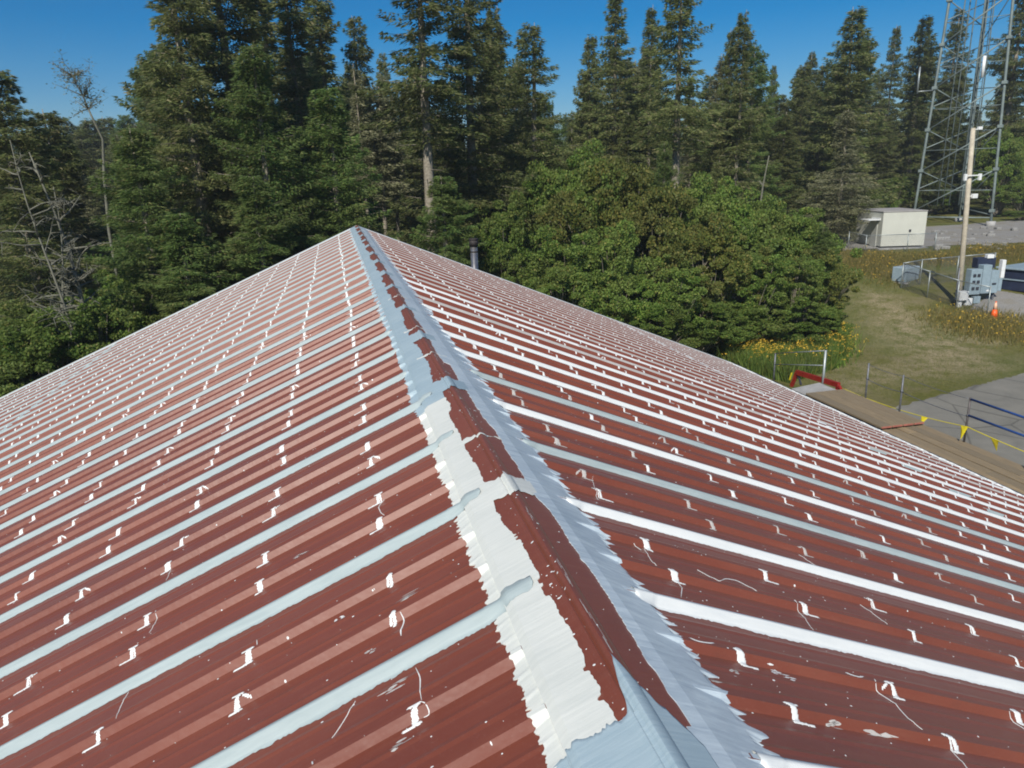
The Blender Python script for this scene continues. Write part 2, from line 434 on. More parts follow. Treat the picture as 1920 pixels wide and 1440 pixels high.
def surf(side, t, d, lift):
    if side > 0 and .205 < d < .40:         # the coat bridges the edge of the cap in one soft slope
        h = max(.0236-(d-.205)*.155, prof(side, t)*.75+.002 if d > .27 else -1, (prof(side, t) if d > .34 else -1))
        return RP(side, t, d, h+lift)
    return surf0(side, t, d, lift)
def surf0(side, t, d, lift):
    """point on the outermost sheet (rib profile or ridge cap) lifted along the normal"""
    if d < CAPW+.0085:
        if d < .075/CA:
            x = side*d*CA
            return (x*1.01, t-BL.y, RZ+cap_xz(x)+.0036+lift)
        return RP(side, t, d, capz(d)+.0036+lift)
    h = prof(side, t)
    if side > 0 and d < .47: h = max(h*.6+.004 if d < .37 else h, .007 if d < .36 else .007-(d-.36)/.08*.029)
    if d < CAPW+.085:
        k = 1-(d-CAPW)/.085; k = max(0., min(1., k)); k = k*k*(3-2*k); h = max(h, h*(1-k)+(.35*h+.65*.004)*k)
    return RP(side, t, d, h+lift)

class N1:
    """1-D value noise"""
    def __init__(s, seed, amp, scale): s.r = np.random.default_rng(seed).uniform(-1, 1, 8192); s.a = amp; s.s = scale
    def __call__(s, x):
        x = x/s.s + 1000; i = int(math.floor(x)); f = x-i; f = f*f*(3-2*f)
        return s.a*(s.r[i % 8192]*(1-f)+s.r[(i+1) % 8192]*f)
DGRID = [0, .012, .024, .036, .05, .07, .10, .135, .165, .190, .205, .2380, .2388, .249, .262, .28, .31, .345, .385]
def strip_cols(side, t0, t1, din, dout, step, lift, v, f, m, mi, ndiv=11, fill=-1.0):
    """ribbon of coating across the slope between two wavy edges, one column per step of t; breaks at the sheet profile"""
    ts = []; t = t0
    while t < t1: ts.append(t); t += step(t) if callable(step) else step
    ts.append(t1); b = len(v)
    for t in ts:
        a, c = din(t), dout(t)
        for k in range(ndiv+1):
            if ndiv == 19: d = c if k == 19 else max(a, min(c-.0015*(k < 19), DGRID[k]))
            else: d = a+(c-a)*k/ndiv
            l = lift if 0 < k < ndiv else (-.0022 if (din(t) < .3 and k == 0) else -.0045)
            if fill > -1 and 0 < k < ndiv: v.append(RP(side, t, d, max(prof(side, t)+l, fill)))
            else: v.append(surf(side, t, d, l+.0012))
    n = ndiv+1
    for j in range(len(ts)-1):
        for k in range(ndiv):
            a = b+j*n+k; q = (a, a+1, a+n+1, a+n); f.append(q[::-1] if side > 0 else q); m.append(mi)

def tstep(t): return .0045 if t < 3.4 else (.008 if t < 5.5 else (.016 if t < 10 else .035))
na, nb, nc_, nd_, ne = N1(1, .012, .5), N1(2, .010, .07), N1(3, .012, .012), N1(4, .018, .028), N1(5, .05, .35)
nf, ng, nh = N1(6, .012, .3), N1(7, .006, .05), N1(8, .003, .012)
n_s1, n_s2, n_s3 = N1(15, 1., .007), N1(16, 1., .11), N1(17, 1., .021)
def spike(t): return .022*max(0, n_s1(t))**2*(.6+.6*n_s2(t)) + .016*max(-.3, n_s3(t))*(1 if t < 8 else 2)
def L_out(t): return max(.262, .292 + na(t) + .7*nb(t) + spike(t))
def L_in(t):
    if t < 1.58: return .0
    base = .085 + nf(t)*1.6 + ng(t) + nh(t)
    if t > 8: base *= .9
    return max(.03, base)
def R_out(t): return max(.33, .425 + na(t+50)*1.6 + nb(t+50)*1.0 + 2.3*spike(t+50) + (.03 if t < 2.6 else 0))
def R_in(t):
    base = .135 - .02*min(1, max(0, t-3)/2) + nf(t+30)*2.0 + ng(t+30) + nh(t+30)
    if t < 1.95: base = .140+ng(t+30)
    if t < 1.60: base = .12
    if t > 6: base = .07 + nf(t+30)*1.5 + ng(t+30)
    return max(.03, base)
# left band: cream near the camera, blue-grey further along
def left_coat(t0, t1, mat_, label, din, dout, lift=.0016, edge=False):
    v, f, m = [], [], []
    strip_cols(-1, t0, t1, din, dout, tstep, lift, v, f, m, 0, 19)
    o = obj('ridge_coating', mesh('ridge_coating', v, f, [mat_], m, False), bld); o['label'] = label
left_coat(1.60, 4.98, M_CREAM, 'cream coating band left of the ridge', L_in, L_out)
left_coat(4.98, T_END-.03, M_BLUE, 'blue-grey coating band left of the ridge', L_in, L_out)
def end_coat(side, tb, lim, label):
    v, f, m = [], [], []; cols = 60; rows = 14; e1, e2 = N1(61+side, .014, .03), N1(63+side, .008, .008)
    for i in range(cols+1):
        d = lim*i/cols; te = tb(d)+e1(d)+e2(d)
        for k in range(rows+1):
            t = T_START+.2+(te-T_START-.2)*(1-(1-k/rows)**3); dd = d
            if i == cols: dd = (L_out(t) if side < 0 else lim)-.004
            v.append(surf(side, t, dd, .0042 if (0 < k < rows and i < cols) else .0018))
    n = rows+1
    for i in range(cols):
        for k in range(rows):
            a = i*n+k; q = (a, a+1, a+n+1, a+n); f.append(q if side > 0 else q[::-1]); m.append(0)
    o = obj('ridge_coating', mesh('ridge_coating', v, f, [M_BLUE], m, True), bld); o['label'] = label
left_coat(T_START+.2, 1.64, M_BLUE, 'blue-grey coating over the near left end of the ridge', lambda t: 0.0, lambda t: L_out(t)-.01, .002)
end_coat(-1, lambda d: 1.655+.20*math.exp(-(d/.022)**2)-.10*max(0, d-.2), .27, 'blue-grey coating tongue over the crest at the near end')
end_coat(1, lambda d: 1.87-.30*d/.12, .14, 'blue-grey coating right of the crest at the near end')
def right_coat(t0, t1, mat_, label, din, dout, lift=.0014):
    v, f, m = [], [], []
    strip_cols(1, t0, t1, din, dout, tstep, lift, v, f, m, 0, 19)
    o = obj('ridge_coating', mesh('ridge_coating', v, f, [mat_], m, False), bld); o['label'] = label
right_coat(T_START+.2, T_END-.03, M_BAND, 'brushed blue-grey coating band right of the ridge', R_in, R_out)
# coating carried over the cap joints
def crossing(tj, w0, w1, mat_):
    for side in (-1, 1):
        lim = .14 if side > 0 else .13
        cols = 26 if tj < 6 else 12; v, f, m = [], [], []
        n0, n1 = N1(int(tj*100)+side+5, .022, .03), N1(int(tj*100)+side+9, .028, .025)
        rows = 8
        for i in range(cols+1):
            d = lim*i/cols; a = tj-w0+n0(d+2*(side > 0))*(1 if tj < 8 else 1.5) + .35*d*(1 if side > 0 else -.2); c = tj+w1+n1(d+2*(side > 0)) + .25*d
            for k in range(rows+1):
                t = a+(c-a)*k/rows; v.append(surf(side, t, d, .0036 if 0 < k < rows else .0016))
        n = rows+1
        for i in range(cols):
            for k in range(rows):
                a = i*n+k; q = (a, a+1, a+n+1, a+n); f.append(q if side > 0 else q[::-1]); m.append(0)
        obj('joint_coating', mesh('joint_coating', v, f, [mat_], m, True), bld)
crossing(3.30, .10, .12, M_CREAM)
for k, tj in enumerate(JOINTS[5:-1]): crossing(tj, .11+R.uniform(0, .05) if tj < 12 else .22, .10+R.uniform(0, .08) if tj < 12 else .25, M_BLUE)
for tj in (4.05, 6.25, 7.45, 9.65): crossing(tj, .004, .018, M_CREAM)

# seam coatings: ribbon over each lap rib
def seam(side, k, d0, d1, mat_, wide=1.0, label=None):
    t0 = (T0L if side < 0 else T0R)+k*S
    s1, s2, s3 = N1(100+k*3+side, .006, .35), N1(200+k*3+side, .004, .04), N1(300+k*3+side, .005, .011)
    u1, u2 = N1(400+k*3+side, .006, .22), N1(500+k*3+side, .005, .03)
    P0 = np.array(RP(side, t0, 0, 0))+np.array(BL); v = []; f = []; d = d0; ds = []
    while d < d1:
        ds.append(d); P = np.array(RP(side, t0, d, 0))+np.array(BL); D = np.linalg.norm(P-CAM); d += max(.011, .0035*D)
    ds.append(d1)
    for j, d in enumerate(ds):
        e = 1.0
        if j < 4 and d0 > .05: e = (.3, .62, .85, .95)[j]
        near = (.046+s1(d)+s2(d)+s3(d))*wide; far = (.040+u1(d)+u2(d))*wide
        thick = .0050+.0010*s1(d)/.006
        for off in (-near*e-.004, -.032*min(1, e+.2), -.011, .011, .032, far*e+.006):
            edge = off in (-near*e-.004, far*e+.006)
            
            h = ribh(off)
            if d < .243: v.append(surf(side, t0+off, d, (.0008 if edge else thick)+.003+ .008*(abs(off) < .02)))
            elif d < (.43 if side > 0 else .32): v.append(surf(side, t0+off, d, (.0008 if edge else thick)+.002))
            else: v.append(RP(side, t0+off, d, h+(.0022 if edge else thick)))
    for j in range(len(ds)-1):
        for i in range(5):
            a = j*6+i; q = (a, a+1, a+7, a+6); f.append(q if side > 0 else q[::-1])
    o = obj('seam_coating', mesh('seam_coating', v, f, [mat_], None, True), bld)
    if label: o['label'] = label
tipsL = {0: .10, 1: .13, 2: .12, 3: .14}
for k in range(-6, 26):
    if T0L+k*S > T_END-.05: continue
    seam(-1, k, tipsL.get(k, .26), EAVE-.02, M_SEAM, 1.0 if k < 12 else 1.1, None if k else 'blue-grey seam coat running up onto the cream band')
GREYS = {2: 'G', 4: 'G', 9: 'GW', 10: 'WG'}
for k in range(-6, 26):
    if T0R+k*S > T_END-.05: continue
    kind = GREYS.get(k, 'W' if k < 12 else 'G'); wide = .92 if k != 0 else 1.15
    if kind == 'W': seam(1, k, .335, EAVE-.02, M_WHITE, wide)
    elif kind == 'G': seam(1, k, .335, EAVE-.02, M_SEAM if k < 5 else M_GREY, wide*.92)
    elif kind == 'GW': seam(1, k, .335, 6.6, M_GREY, wide*.9); seam(1, k, 6.55, EAVE-.02, M_WHITE, wide)
    else: seam(1, k, .335, 3.4, M_WHITE, wide); seam(1, k, 3.35, EAVE-.02, M_GREY, wide*.9)

# coatings along the end laps, the eave and the rakes (draped over the ribs)
def along(name, side, dc, w, t0, t1, mat_, step, jag, seed, label=None):
    n0, n1, n2 = N1(seed, w*jag, .06), N1(seed+1, w*jag, .07), N1(seed+2, w*.5, 1.3)
    v, f, m = [], [], []
    strip_cols(side, t0, t1, lambda t: dc-w+n0(t)+n2(t), lambda t: min(EAVE+.004, dc+w+n1(t)+n2(t)), step, .004, v, f, m, 0, 4, .002)
    o = obj(name, mesh(name, v, f, [mat_], m, True), bld)
    if label: o['label'] = label
along('lap_coating', -1, LAP[-1]+.02, .11, 2.0, T_END-.05, M_SEAM, .022, .35, 701, 'blue-grey coating along the left end lap')
along('lap_coating', 1, LAP[1]+.05, .12, 12.2, T_END-.05, M_WHITE, .022, .35, 711, 'white coating along the right end lap')
along('eave_coating', 1, EAVE-.10, .11, 2.0, T_END-.05, M_WHITE, .022, .45, 721, 'ragged white coating along the right eave')
along('eave_coating', -1, EAVE-.08, .08, 2.0, T_END-.05, M_WHITE, .03, .4, 731, 'ragged white coating along the left eave')
for side in (-1, 1):
    n0, n1, n2 = N1(741+side, .018, .09), N1(743+side, .012, .05), N1(745+side, .007, .16); v, f = [], []; t = T_START+.2
    while t < T_END-.05:
        hh = max(prof(side, t)+.010, .030+n2(t)); w0 = .060+n0(t)+n1(t)
        for d, h in ((EAVE-max(.01, w0), -.016), (EAVE-max(.01, w0)+.006, hh), (EAVE+.004, hh), (EAVE+.012, hh-.006), (EAVE+.013, -.045-abs(n1(t)))): v.append(RP(side, t, d, h))
        t += .022
    for j in range(len(v)//5-1):
        for i in range(4): a = j*5+i; q = (a, a+1, a+6, a+5); f.append(q[::-1] if side > 0 else q)
    obj('eave_coating', mesh('eave_coating', v, f, [M_WHITE], None, True), bld)
for k in range(0, 10):                       # staggered wide strokes where the right end lap meets the seams
    for q in range(2):
        t = T0R+k*S + (0 if q == 0 else RIB*R.choice((1, 2))); dc = LAP[1]-.15+R.uniform(-.35, .35); ln = R.uniform(.25, .5)
        nn = N1(800+k*2+q, .02, .05); v = []; f = []
        ts = [-.062, -.032, -.011, .011, .032, .058]
        for j in range(15):
            u = j/14; d = dc-ln+2*ln*u; e = (1-(2*u-1)**6)
            for off in ts: v.append(RP(1, t+off*e+(nn(d) if abs(off) > .05 else 0), d+.35*off, ribh(off)+.0045))
        for j in range(14):
            for i in range(5): a = j*6+i; f.append((a, a+1, a+7, a+6))
        obj('lap_stroke', mesh('lap_stroke', v, f, [M_SEAM], None, True), bld)
# rakes at the far gable
for side in (-1, 1):
    nn = N1(900+side, .012, .15); v = []; f = []
    for j in range(161):
        d = .0+(EAVE+.02)*j/160
        for q, (dt, h) in enumerate(((-.16+nn(d), -.010), (-.06, .022), (.05, .026), (.055, -.10))):
            x, y, z = RP(side, T_END+dt, d, h); v.append((x, y, z))
    for j in range(160):
        for i in range(3): a = j*4+i; q = (a, a+1, a+5, a+4); f.append(q if side > 0 else q[::-1])
    obj('rake_trim', mesh('rake_trim', v, f, [M_WHITE], None, True), bld)

# fastener daubs: brush dabs of coating on the plain ribs at each purlin row
def daub_mesh(seed, cell, simple_=False):
    r = random.Random(seed); caps = []
    lean = r.uniform(.2, 1.0)
    for q in range(r.choice((2, 3, 3, 4))):   # body strokes across the near flank of the rib
        u = r.uniform(-.015, .010); caps.append((u, r.uniform(-.002, .012), u+lean*.04+r.uniform(-.006, .014), r.uniform(-.046, -.030), r.uniform(.0035, .0085)))
    if r.random() < .92:                      # long tail dragged down the slope along the foot of the rib
        L = r.uniform(.045, .12); vv = r.uniform(-.052, -.040); caps.append((.005, vv+.004, L, vv+r.uniform(-.004, .004), r.uniform(.004, .0068)))
    if r.random() < .75: caps.append((-.018, .006, r.uniform(.015, .045), r.uniform(-.004, .008), .005))
    if r.random() < .25: caps.append((-.02, -.01, -.05, r.uniform(-.03, .0), .004))
    nn = np.random.default_rng(seed).uniform(0, 1, (64, 64))
    u0, u1, v0, v1 = -.07, .15, -.068, .030
    nu, nv = int((u1-u0)/cell)+1, int((v1-v0)/cell)+1
    inside = set()
    for i in range(nu):
        for j in range(nv):
            u, vv = u0+(i+.5)*cell, v0+(j+.5)*cell; best = 9
            for (a, b, c, d, rr) in caps:
                dx, dy = c-a, d-b; L2 = dx*dx+dy*dy; t = max(0, min(1, ((u-a)*dx+(vv-b)*dy)/L2))
                best = min(best, math.hypot(u-a-t*dx, vv-b-t*dy)-rr)
            if best < .002*(nn[i % 64, j % 64]-.4): inside.add((i, j))
    idx = {}; verts = []; faces = []
    def vid(i, j):
        if (i, j) not in idx:
            full = all(q in inside for q in ((i, j), (i-1, j), (i, j-1), (i-1, j-1)))
            idx[(i, j)] = len(verts); u, vv = u0+i*cell, v0+j*cell; verts.append((u, vv, ribh(vv)+(.0042 if full else .0010)))
        return idx[(i, j)]
    for (i, j) in sorted(inside): faces.append((vid(i, j), vid(i+1, j), vid(i+1, j+1), vid(i, j+1)))
    return verts, faces
def to_side(verts, side):
    return [(side*(u*.88*CA+h*SA), vv, -u*.88*SA+h*CA) for (u, vv, h) in verts]
VAR = {}
for s in range(30):
    vv_, ff_ = daub_mesh(40+s, .0042)
    for side in (-1, 1):
        for mname, mt in (('w', M_WHITE), ('g', M_GREY)):
            if side < 0 and mname == 'g': continue
            VAR[(side, mname, s)] = mesh('fastener_daub', to_side(vv_, side), [f if side > 0 else f[::-1] for f in ff_], [mt], None, True)
COARSE = [daub_mesh(140+s, .011) for s in range(8)]
spots = []
for side in (-1, 1):
    step = .708 if side < 0 else .738
    t0 = T0L if side < 0 else T0R
    for row in range(21):
        d = .665+step*row
        if d > EAVE-.15: break
        for k in range(-6, 26):
            for q in (1, 2):
                t = t0+k*S+q*RIB
                if t > T_END-.1: continue
                dd = d+R.uniform(-.02, .02)
                P = np.array(RP(side, t, dd, 0))+np.array(BL); rel = P-CAM; z = rel@fwd
                if z < .3: continue
                px, py = 960+F_PX*(rel@right)/z, 720+F_PX*(rel@down)/z
                vis = -60 < px < 1980 and py < 1500
                spots.append((np.linalg.norm(rel) if vis else 1e3+np.linalg.norm(rel), side, t, dd, vis))
spots.sort()
fv = {'w': ([], []), 'g': ([], [])}; n = 0
def dull(side, t, d): return side > 0 and ((3.35 < t < 7.2 and d < 4.6+.5*(t-4) and R.random() < .65))
for (D, side, t, d, vis) in spots:
    mt = 'g' if dull(side, t, d) else 'w'
    if n < 296 and vis:
        obj('fastener_daub', VAR[(side, mt, R.randrange(30))], bld, RP(side, t, d, 0)); n += 1
    else:
        vv_, ff_ = COARSE[R.randrange(8)]; V_, F_ = fv[mt]; b = len(V_); ox, oy, oz = RP(side, t, d, 0)
        sc = 1.0 if D < 12 else 1.25
        V_ += [(x+ox, y+oy, z+oz+.002) for x, y, z in to_side(vv_, side)]; F_ += [tuple(b+i for i in (f if side > 0 else f[::-1])) for f in ff_]
for key, mt in (('w', M_WHITE), ('g', M_GREY)):
    o = obj('fastener_daub', mesh('fastener_daub_far', fv[key][0], fv[key][1], [mt], None, True), bld); o['kind'] = 'stuff'

# paint marks on the pans: stroke helper draped over the sheet
def stroke(name, side, pts, w, mat_, lift=.002, taper=True, seg=.012):
    """pts: (t, d) polyline draped on the roof"""
    P = [np.array(p, float) for p in pts]; out = []
    for a, b in zip(P[:-1], P[1:]):
        k = max(1, int(np.linalg.norm(b-a)/seg))
        out += [a+(b-a)*i/k for i in range(k)]
    out.append(P[-1])
    sm = out[:]
    for it in range(4):
        sm = [sm[0]]+[(sm[i-1]+sm[i]*2+sm[i+1])/4 for i in range(1, len(sm)-1)]+[sm[-1]]
    v = []; f = []; n = len(sm)
    for i, p in enumerate(sm):
        tn = sm[min(i+1, n-1)]-sm[max(i-1, 0)]; tn /= (np.linalg.norm(tn)+1e-9); nn = np.array([-tn[1], tn[0]])
        ww = w*(1 if not taper else max(.25, math.sin(math.pi*(i+.5)/n)**.5))*R.uniform(.75, 1.15)
        for s in (-1, 0, 1):
            q = p+nn*s*ww/2; v.append(surf(side, q[0], q[1], lift+(.001 if s == 0 else -.001)))
    for i in range(n-1):
        for s in range(2): a = i*3+s; f.append((a, a+1, a+4, a+3))
    return obj(name, mesh(name, v, f, [mat_], None, True), bld)
def slope_td(px, py, side):
    d = sray(px, py); nrm = np.array([side*SA, 0, CA]); o = CAM-np.array([0, 0, RZ]); k = -(o@nrm)/(d@nrm); P = o+d*k
    return (P[1], side*P[0]/CA)
THREADS = [(1, [(1210, 1022), (1226, 1048), (1243, 1062)], .0035), (1, [(1205, 1025), (1190, 1015)], .004),
           (1, [(1272, 1190), (1300, 1207), (1330, 1212), (1352, 1208)], .007), (1, [(1532, 1241), (1560, 1252), (1585, 1268), (1612, 1276), (1628, 1264)], .006),
           (1, [(1632, 1270), (1640, 1285), (1680, 1310), (1710, 1343), (1740, 1365)], .0045), (1, [(1775, 1385), (1800, 1412), (1825, 1440)], .004),
           (1, [(1615, 1128), (1640, 1145), (1668, 1166)], .0035), (1, [(1488, 1130), (1510, 1150), (1528, 1176)], .0035),
           (1, [(1310, 1062), (1352, 1085), (1362, 1078), (1385, 1082), (1430, 1107)], .005), (1, [(1270, 1080), (1282, 1095), (1280, 1115)], .004),
           (1, [(1890, 1338), (1905, 1348), (1935, 1366)], .005), (1, [(1500, 1035), (1520, 1048), (1545, 1064)], .003),
           (-1, [(775, 1245), (784, 1262), (783, 1290), (786, 1306)], .0045), (-1, [(478, 1195), (478, 1208)], .004), (-1, [(718, 932), (706, 945), (712, 958), (720, 962)], .005),
           (-1, [(237, 1292), (222, 1318), (213, 1342)], .0045), (-1, [(296, 1145), (284, 1170), (276, 1182)], .004), (-1, [(662, 1308), (640, 1345), (618, 1378)], .0035),
           (-1, [(318, 1060), (313, 1075), (308, 1084)], .004), (-1, [(752, 1150), (756, 1160), (747, 1172), (748, 1186)], .007), (-1, [(585, 1418), (588, 1428), (590, 1438)], .009),
           (-1, [(790, 1320), (805, 1322), (803, 1335), (790, 1338)], .004), (1, [(1117, 920), (1124, 932)], .004), (1, [(1112, 893), (1118, 912)], .003)]
for side, pts, w in THREADS: stroke('paint_thread', side, [slope_td(x, y, side) for x, y in pts], w, M_WHITE)
def smear(side, px, py, L, w, mt, n=7):
    """a cluster of dry-brush streaks along the ribs"""
    t, d = slope_td(px, py, side); v = []; f = []
    for i in range(n):
        tt = t+R.uniform(-w, w); d0 = d+R.uniform(-L, L*.2); l = R.uniform(.3, 1)*L; ww = R.uniform(.002, .006); b = len(v); k = 5
        for j in range(k+1):
            u = j/k; q = ww*math.sin(math.pi*(u*.9+.05))*R.uniform(.6, 1.2); dd = d0+l*u
            v.append(surf(side, tt-q, dd, .0012)); v.append(surf(side, tt+q, dd, .0012))
        for j in range(k): a = b+2*j; f.append((a, a+1, a+3, a+2))
    obj('paint_smear', mesh('paint_smear', v, f, [mt], None, True), bld)
for s_ in ((-1, 760, 1112, .09, .02, M_GREY), (-1, 735, 1282, .07, .022, M_GREY), (-1, 745, 1387, .05, .02, M_GREY), (-1, 640, 1150, .02, .01, M_WHITE), (-1, 625, 1158, .012, .008, M_WHITE),
           (1, 1385, 1255, .03, .018, M_GREY), (1, 1458, 1250, .04, .022, M_WHITE), (1, 1480, 1262, .04, .016, M_WHITE), (1, 1560, 1352, .05, .01, M_GREY), (1, 1650, 1370, .09, .006, M_GREY), (1, 1340, 1268, .06, .01, M_GREY),
           (1, 1180, 955, .06, .012, M_GREY), (1, 1740, 895, .10, .03, M_WHITE), (1, 1790, 935, .10, .03, M_GREY), (1, 1830, 960, .15, .04, M_WHITE), (-1, 690, 1215, .03, .012, M_GREY), (-1, 560, 1035, .06, .01, M_GREY), (1, 1290, 880, .1, .015, M_GREY)):
    smear(*s_)
# coating lumps and drag marks on the seams, one small stroke per purlin row
for side in (-1, 1):
    for k in range(-1, 7):
        for row in range(0, 16):
            if R.random() < (.45 if side < 0 else .3):
                t = (T0L if side < 0 else T0R)+k*S + R.choice((.034, .038, .042, -.040)); d = .665+(.708 if side < 0 else .738)*row+R.uniform(-.05, .05)
                stroke('seam_drag_mark', side, [(t, d), (t+R.uniform(-.004, .004), d+R.uniform(.08, .26))], R.uniform(.004, .008), M_WHITE, .006)
# droplets: too many and too small to count
v, f = [], []
def drop(side, t, d, r):
    b = len(v); n = 6; ph = R.random()*6; v.append(surf(side, t, d, .003))
    e = R.uniform(.6, 1.8)
    for i in range(n):
        a = ph+2*math.pi*i/n; v.append(surf(side, t+r*math.cos(a), d+r*e*math.sin(a), .001))
    for i in range(n): f.append((b, b+1+i, b+1+(i+1) % n))
for i in range(1500):
    side = R.choice((-1, 1)); t = 1.2+R.random()**1.5*9; d = .30+abs(R.gauss(0, 2.2)); drop(side, t, d, R.choice((.0015, .002, .003, .004)))
for i in range(120):
    side = R.choice((-1, 1)); t = R.uniform(1.6, 6.5); drop(side, t, abs(R.gauss(.0, .06)) if side > 0 else R.uniform(0, .085), R.choice((.0015, .002, .003, .0045)))
for i in range(16): drop(-1, R.gauss(2.35, .12), R.uniform(.01, .08), R.uniform(.002, .005))
for i in range(90): drop(1, R.gauss(12.5, 2.5), R.gauss(12.3, .8), R.uniform(.01, .03))
o = obj('paint_splatter', mesh('paint_splatter', v, f, [M_WHITE], None, True), bld); o['kind'] = 'stuff'
# light scuffs along the top of the bead
for t, l in ((2.0, .25), (2.35, .2), (2.9, .14), (4.4, .2), (4.8, .1), (6.0, .2)):
    for i in range(6):
        tt = t+R.uniform(-l, l)*.5; vv_ = []; 
        for j in range(4):
            vv_.append(surf(1, tt+j*l*.12, .006+i*.002, .0008)); vv_.append(surf(1, tt+j*l*.12, .008+i*.002, .0008))
        obj('bead_scuff', mesh('bead_scuff', vv_, [(2*j, 2*j+1, 2*j+3, 2*j+2) for j in range(3)], [M_GREY]), bld)

# walls, gutter
ex, ez = EAVE*CA, RZ-EAVE*SA
xw = ex-.35; zw = RZ-(xw/CA)*SA-.10
def wall_panel(a, b, za, zb, name='wall'):
    """ribbed siding between two ground points; top height linear from za to zb"""
    a = Vector((a[0], a[1], 0)); b = Vector((b[0], b[1], 0)); L = (b-a).length; n = max(1, int(L/.305)); u = (b-a).normalized(); w = u.cross(Vector((0, 0, 1)))
    mb = MB()
    pr = []
    for i in range(n+1):
        s = L*i/n
        for q, o in ((-.03, 0), (-.012, .03), (.012, .03), (.03, 0)):
            if 0 <= s+q <= L: pr.append((s+q, o))
    pr = [(0, 0)]+pr+[(L, 0)]
    for (s0, o0), (s1, o1) in zip(pr[:-1], pr[1:]):
        if s1-s0 < 1e-4: continue
        p0 = a+u*s0+w*o0; p1 = a+u*s1+w*o1; z0 = za+(zb-za)*s0/L; z1 = za+(zb-za)*s1/L
        mb.quad([(p0.x, p0.y-BL.y, -.1), (p1.x, p1.y-BL.y, -.1), (p1.x, p1.y-BL.y, z1), (p0.x, p0.y-BL.y, z0)])
    return mb.build(name, M_WALL, bld)
yn, yf = T_START+.3, T_END-.25
wall_panel((xw, yn), (xw, yf), zw, zw); wall_panel((-xw, yf), (-xw, yn), zw, zw)
wall_panel((xw, yf), (0, yf), zw, RZ-.15); wall_panel((0, yf), (-xw, yf), RZ-.15, zw)
wall_panel((-xw, yn), (0, yn), zw, RZ-.15); wall_panel((0, yn), (xw, yn), RZ-.15, zw)
for side in (-1, 1):
    mb = MB(); x = side*(ex+.015); w = .13*side
    for (x0, z0), (x1, z1) in (((x, ez-.02), (x, ez-.14)), ((x, ez-.14), (x+w*.8, ez-.14)), ((x+w*.8, ez-.14), (x+w, ez-.02)), ((x+w, ez-.02), (x+w*.9, ez-.015))):
        mb.quad([(x0, T_START-BL.y, z0), (x1, T_START-BL.y, z1), (x1, T_END-BL.y, z1), (x0, T_END-BL.y, z0)])
    mb.build('gutter', M_GUT, bld)

# vent stack behind the right rake
vp = at_x(888, 503, 0); P = at_dist(890, 503, 27.6)
st = empty('vent_stack', (P[0], P[1], 0)); tag(st, 'round metal vent stack with a dark cap rising behind the far right roof edge', 'vent pipe')
top = at_dist(886, 447, 27.6)[2]
mb = MB(); mb.tube([(0, 0, 0), (0, 0, top-.26)], .138, 16); mb.build('pipe', M_STEEL, st, True)
mb = MB(); mb.tube([(0, 0, top-.28), (0, 0, top-.05), (0, 0, top-.05)], .168, 16); mb.tube([(0, 0, top-.05), (0, 0, top)], [.185, .175], 16); mb.build('cap', M_RUST, st, True)
mb = MB(); mb.tube([(0, 0, top-.50), (0, 0, top-.46)], .147, 16); mb.build('clamp_band', M_RUST, st, True)
mb = MB(); mb.box((0, -.9, 5.2), (.04, 1.5, .04)); mb.build('wall_bracket', M_STEEL, st)

# ------------------------------------------------------------------ boardwalk by the right eave, its railing and flags
DZ = 1.42; DX0, DX1 = ex+.62, 17.05
bw = empty('boardwalk', (DX1, 16, 0)); tag(bw, 'long brown plank boardwalk raised beside the right eave', 'boardwalk')
npl = 7; wpl = (DX1-DX0)/npl
for i in range(npl):
    y = 3.0+R.uniform(0, 1.0)
    while y < 22.3:
        y2 = min(22.4, y+R.choice((3.0, 3.6, 4.2)))
        if y2-y < .5: break
        mb = MB(); x = DX0+(i+.5)*wpl
        mb.bevbox((x-DX1, (y+y2)/2-16, DZ-.02+R.uniform(-.012, .012)), (wpl-.028, y2-y-.02, .04), R.uniform(-.0006, .0006), .004); mb.build('plank', M_PLANK, bw); y = y2
mb = MB(); mb.box((DX0-DX1+.06, 12.7-16, DZ-.13), (.06, 19.2, .17)); mb.box((-.04, 12.7-16, DZ-.13), (.06, 19.2, .17)); mb.build('joist', M_PLANK, bw)
for y in (4, 8, 12, 16, 20):
    mb = MB(); mb.box((-.06, y-16, DZ/2-.11), (.12, .12, DZ-.22)); mb.box((DX0-DX1+.15, y-16, DZ/2-.11), (.12, .12, DZ-.22)); mb.build('support_post', M_PLANK, bw)
# upper platform of the far half, with red-ended boards
pl = empty('raised_platform', (DX1-.85, 20.6, DZ)); tag(pl, 'thick brown board platform with red front edge lying on the far half of the boardwalk', 'platform')
for i in range(4):
    mb = MB(); mb.bevbox((-.62+i*.40, 0, .10), (.385, 3.9, .07), 0, .006); mb.build('board', M_PLANK, pl)
    mb = MB(); mb.bevbox((-.62+i*.40, -1.965, .10), (.35, .03, .055), 0, .004); mb.build('red_end', simple('faded_red_paint', (.32, .115, .085), .6, 0, .2, 8), pl) if i == 0 else mb.build('red_end', bpy.data.materials['faded_red_paint'], pl)
for y in (-1.7, 0, 1.7):
    mb = MB(); mb.box((-.02, y, .0325), (1.55, .09, .065)); mb.build('bearer', M_PLANK, pl)
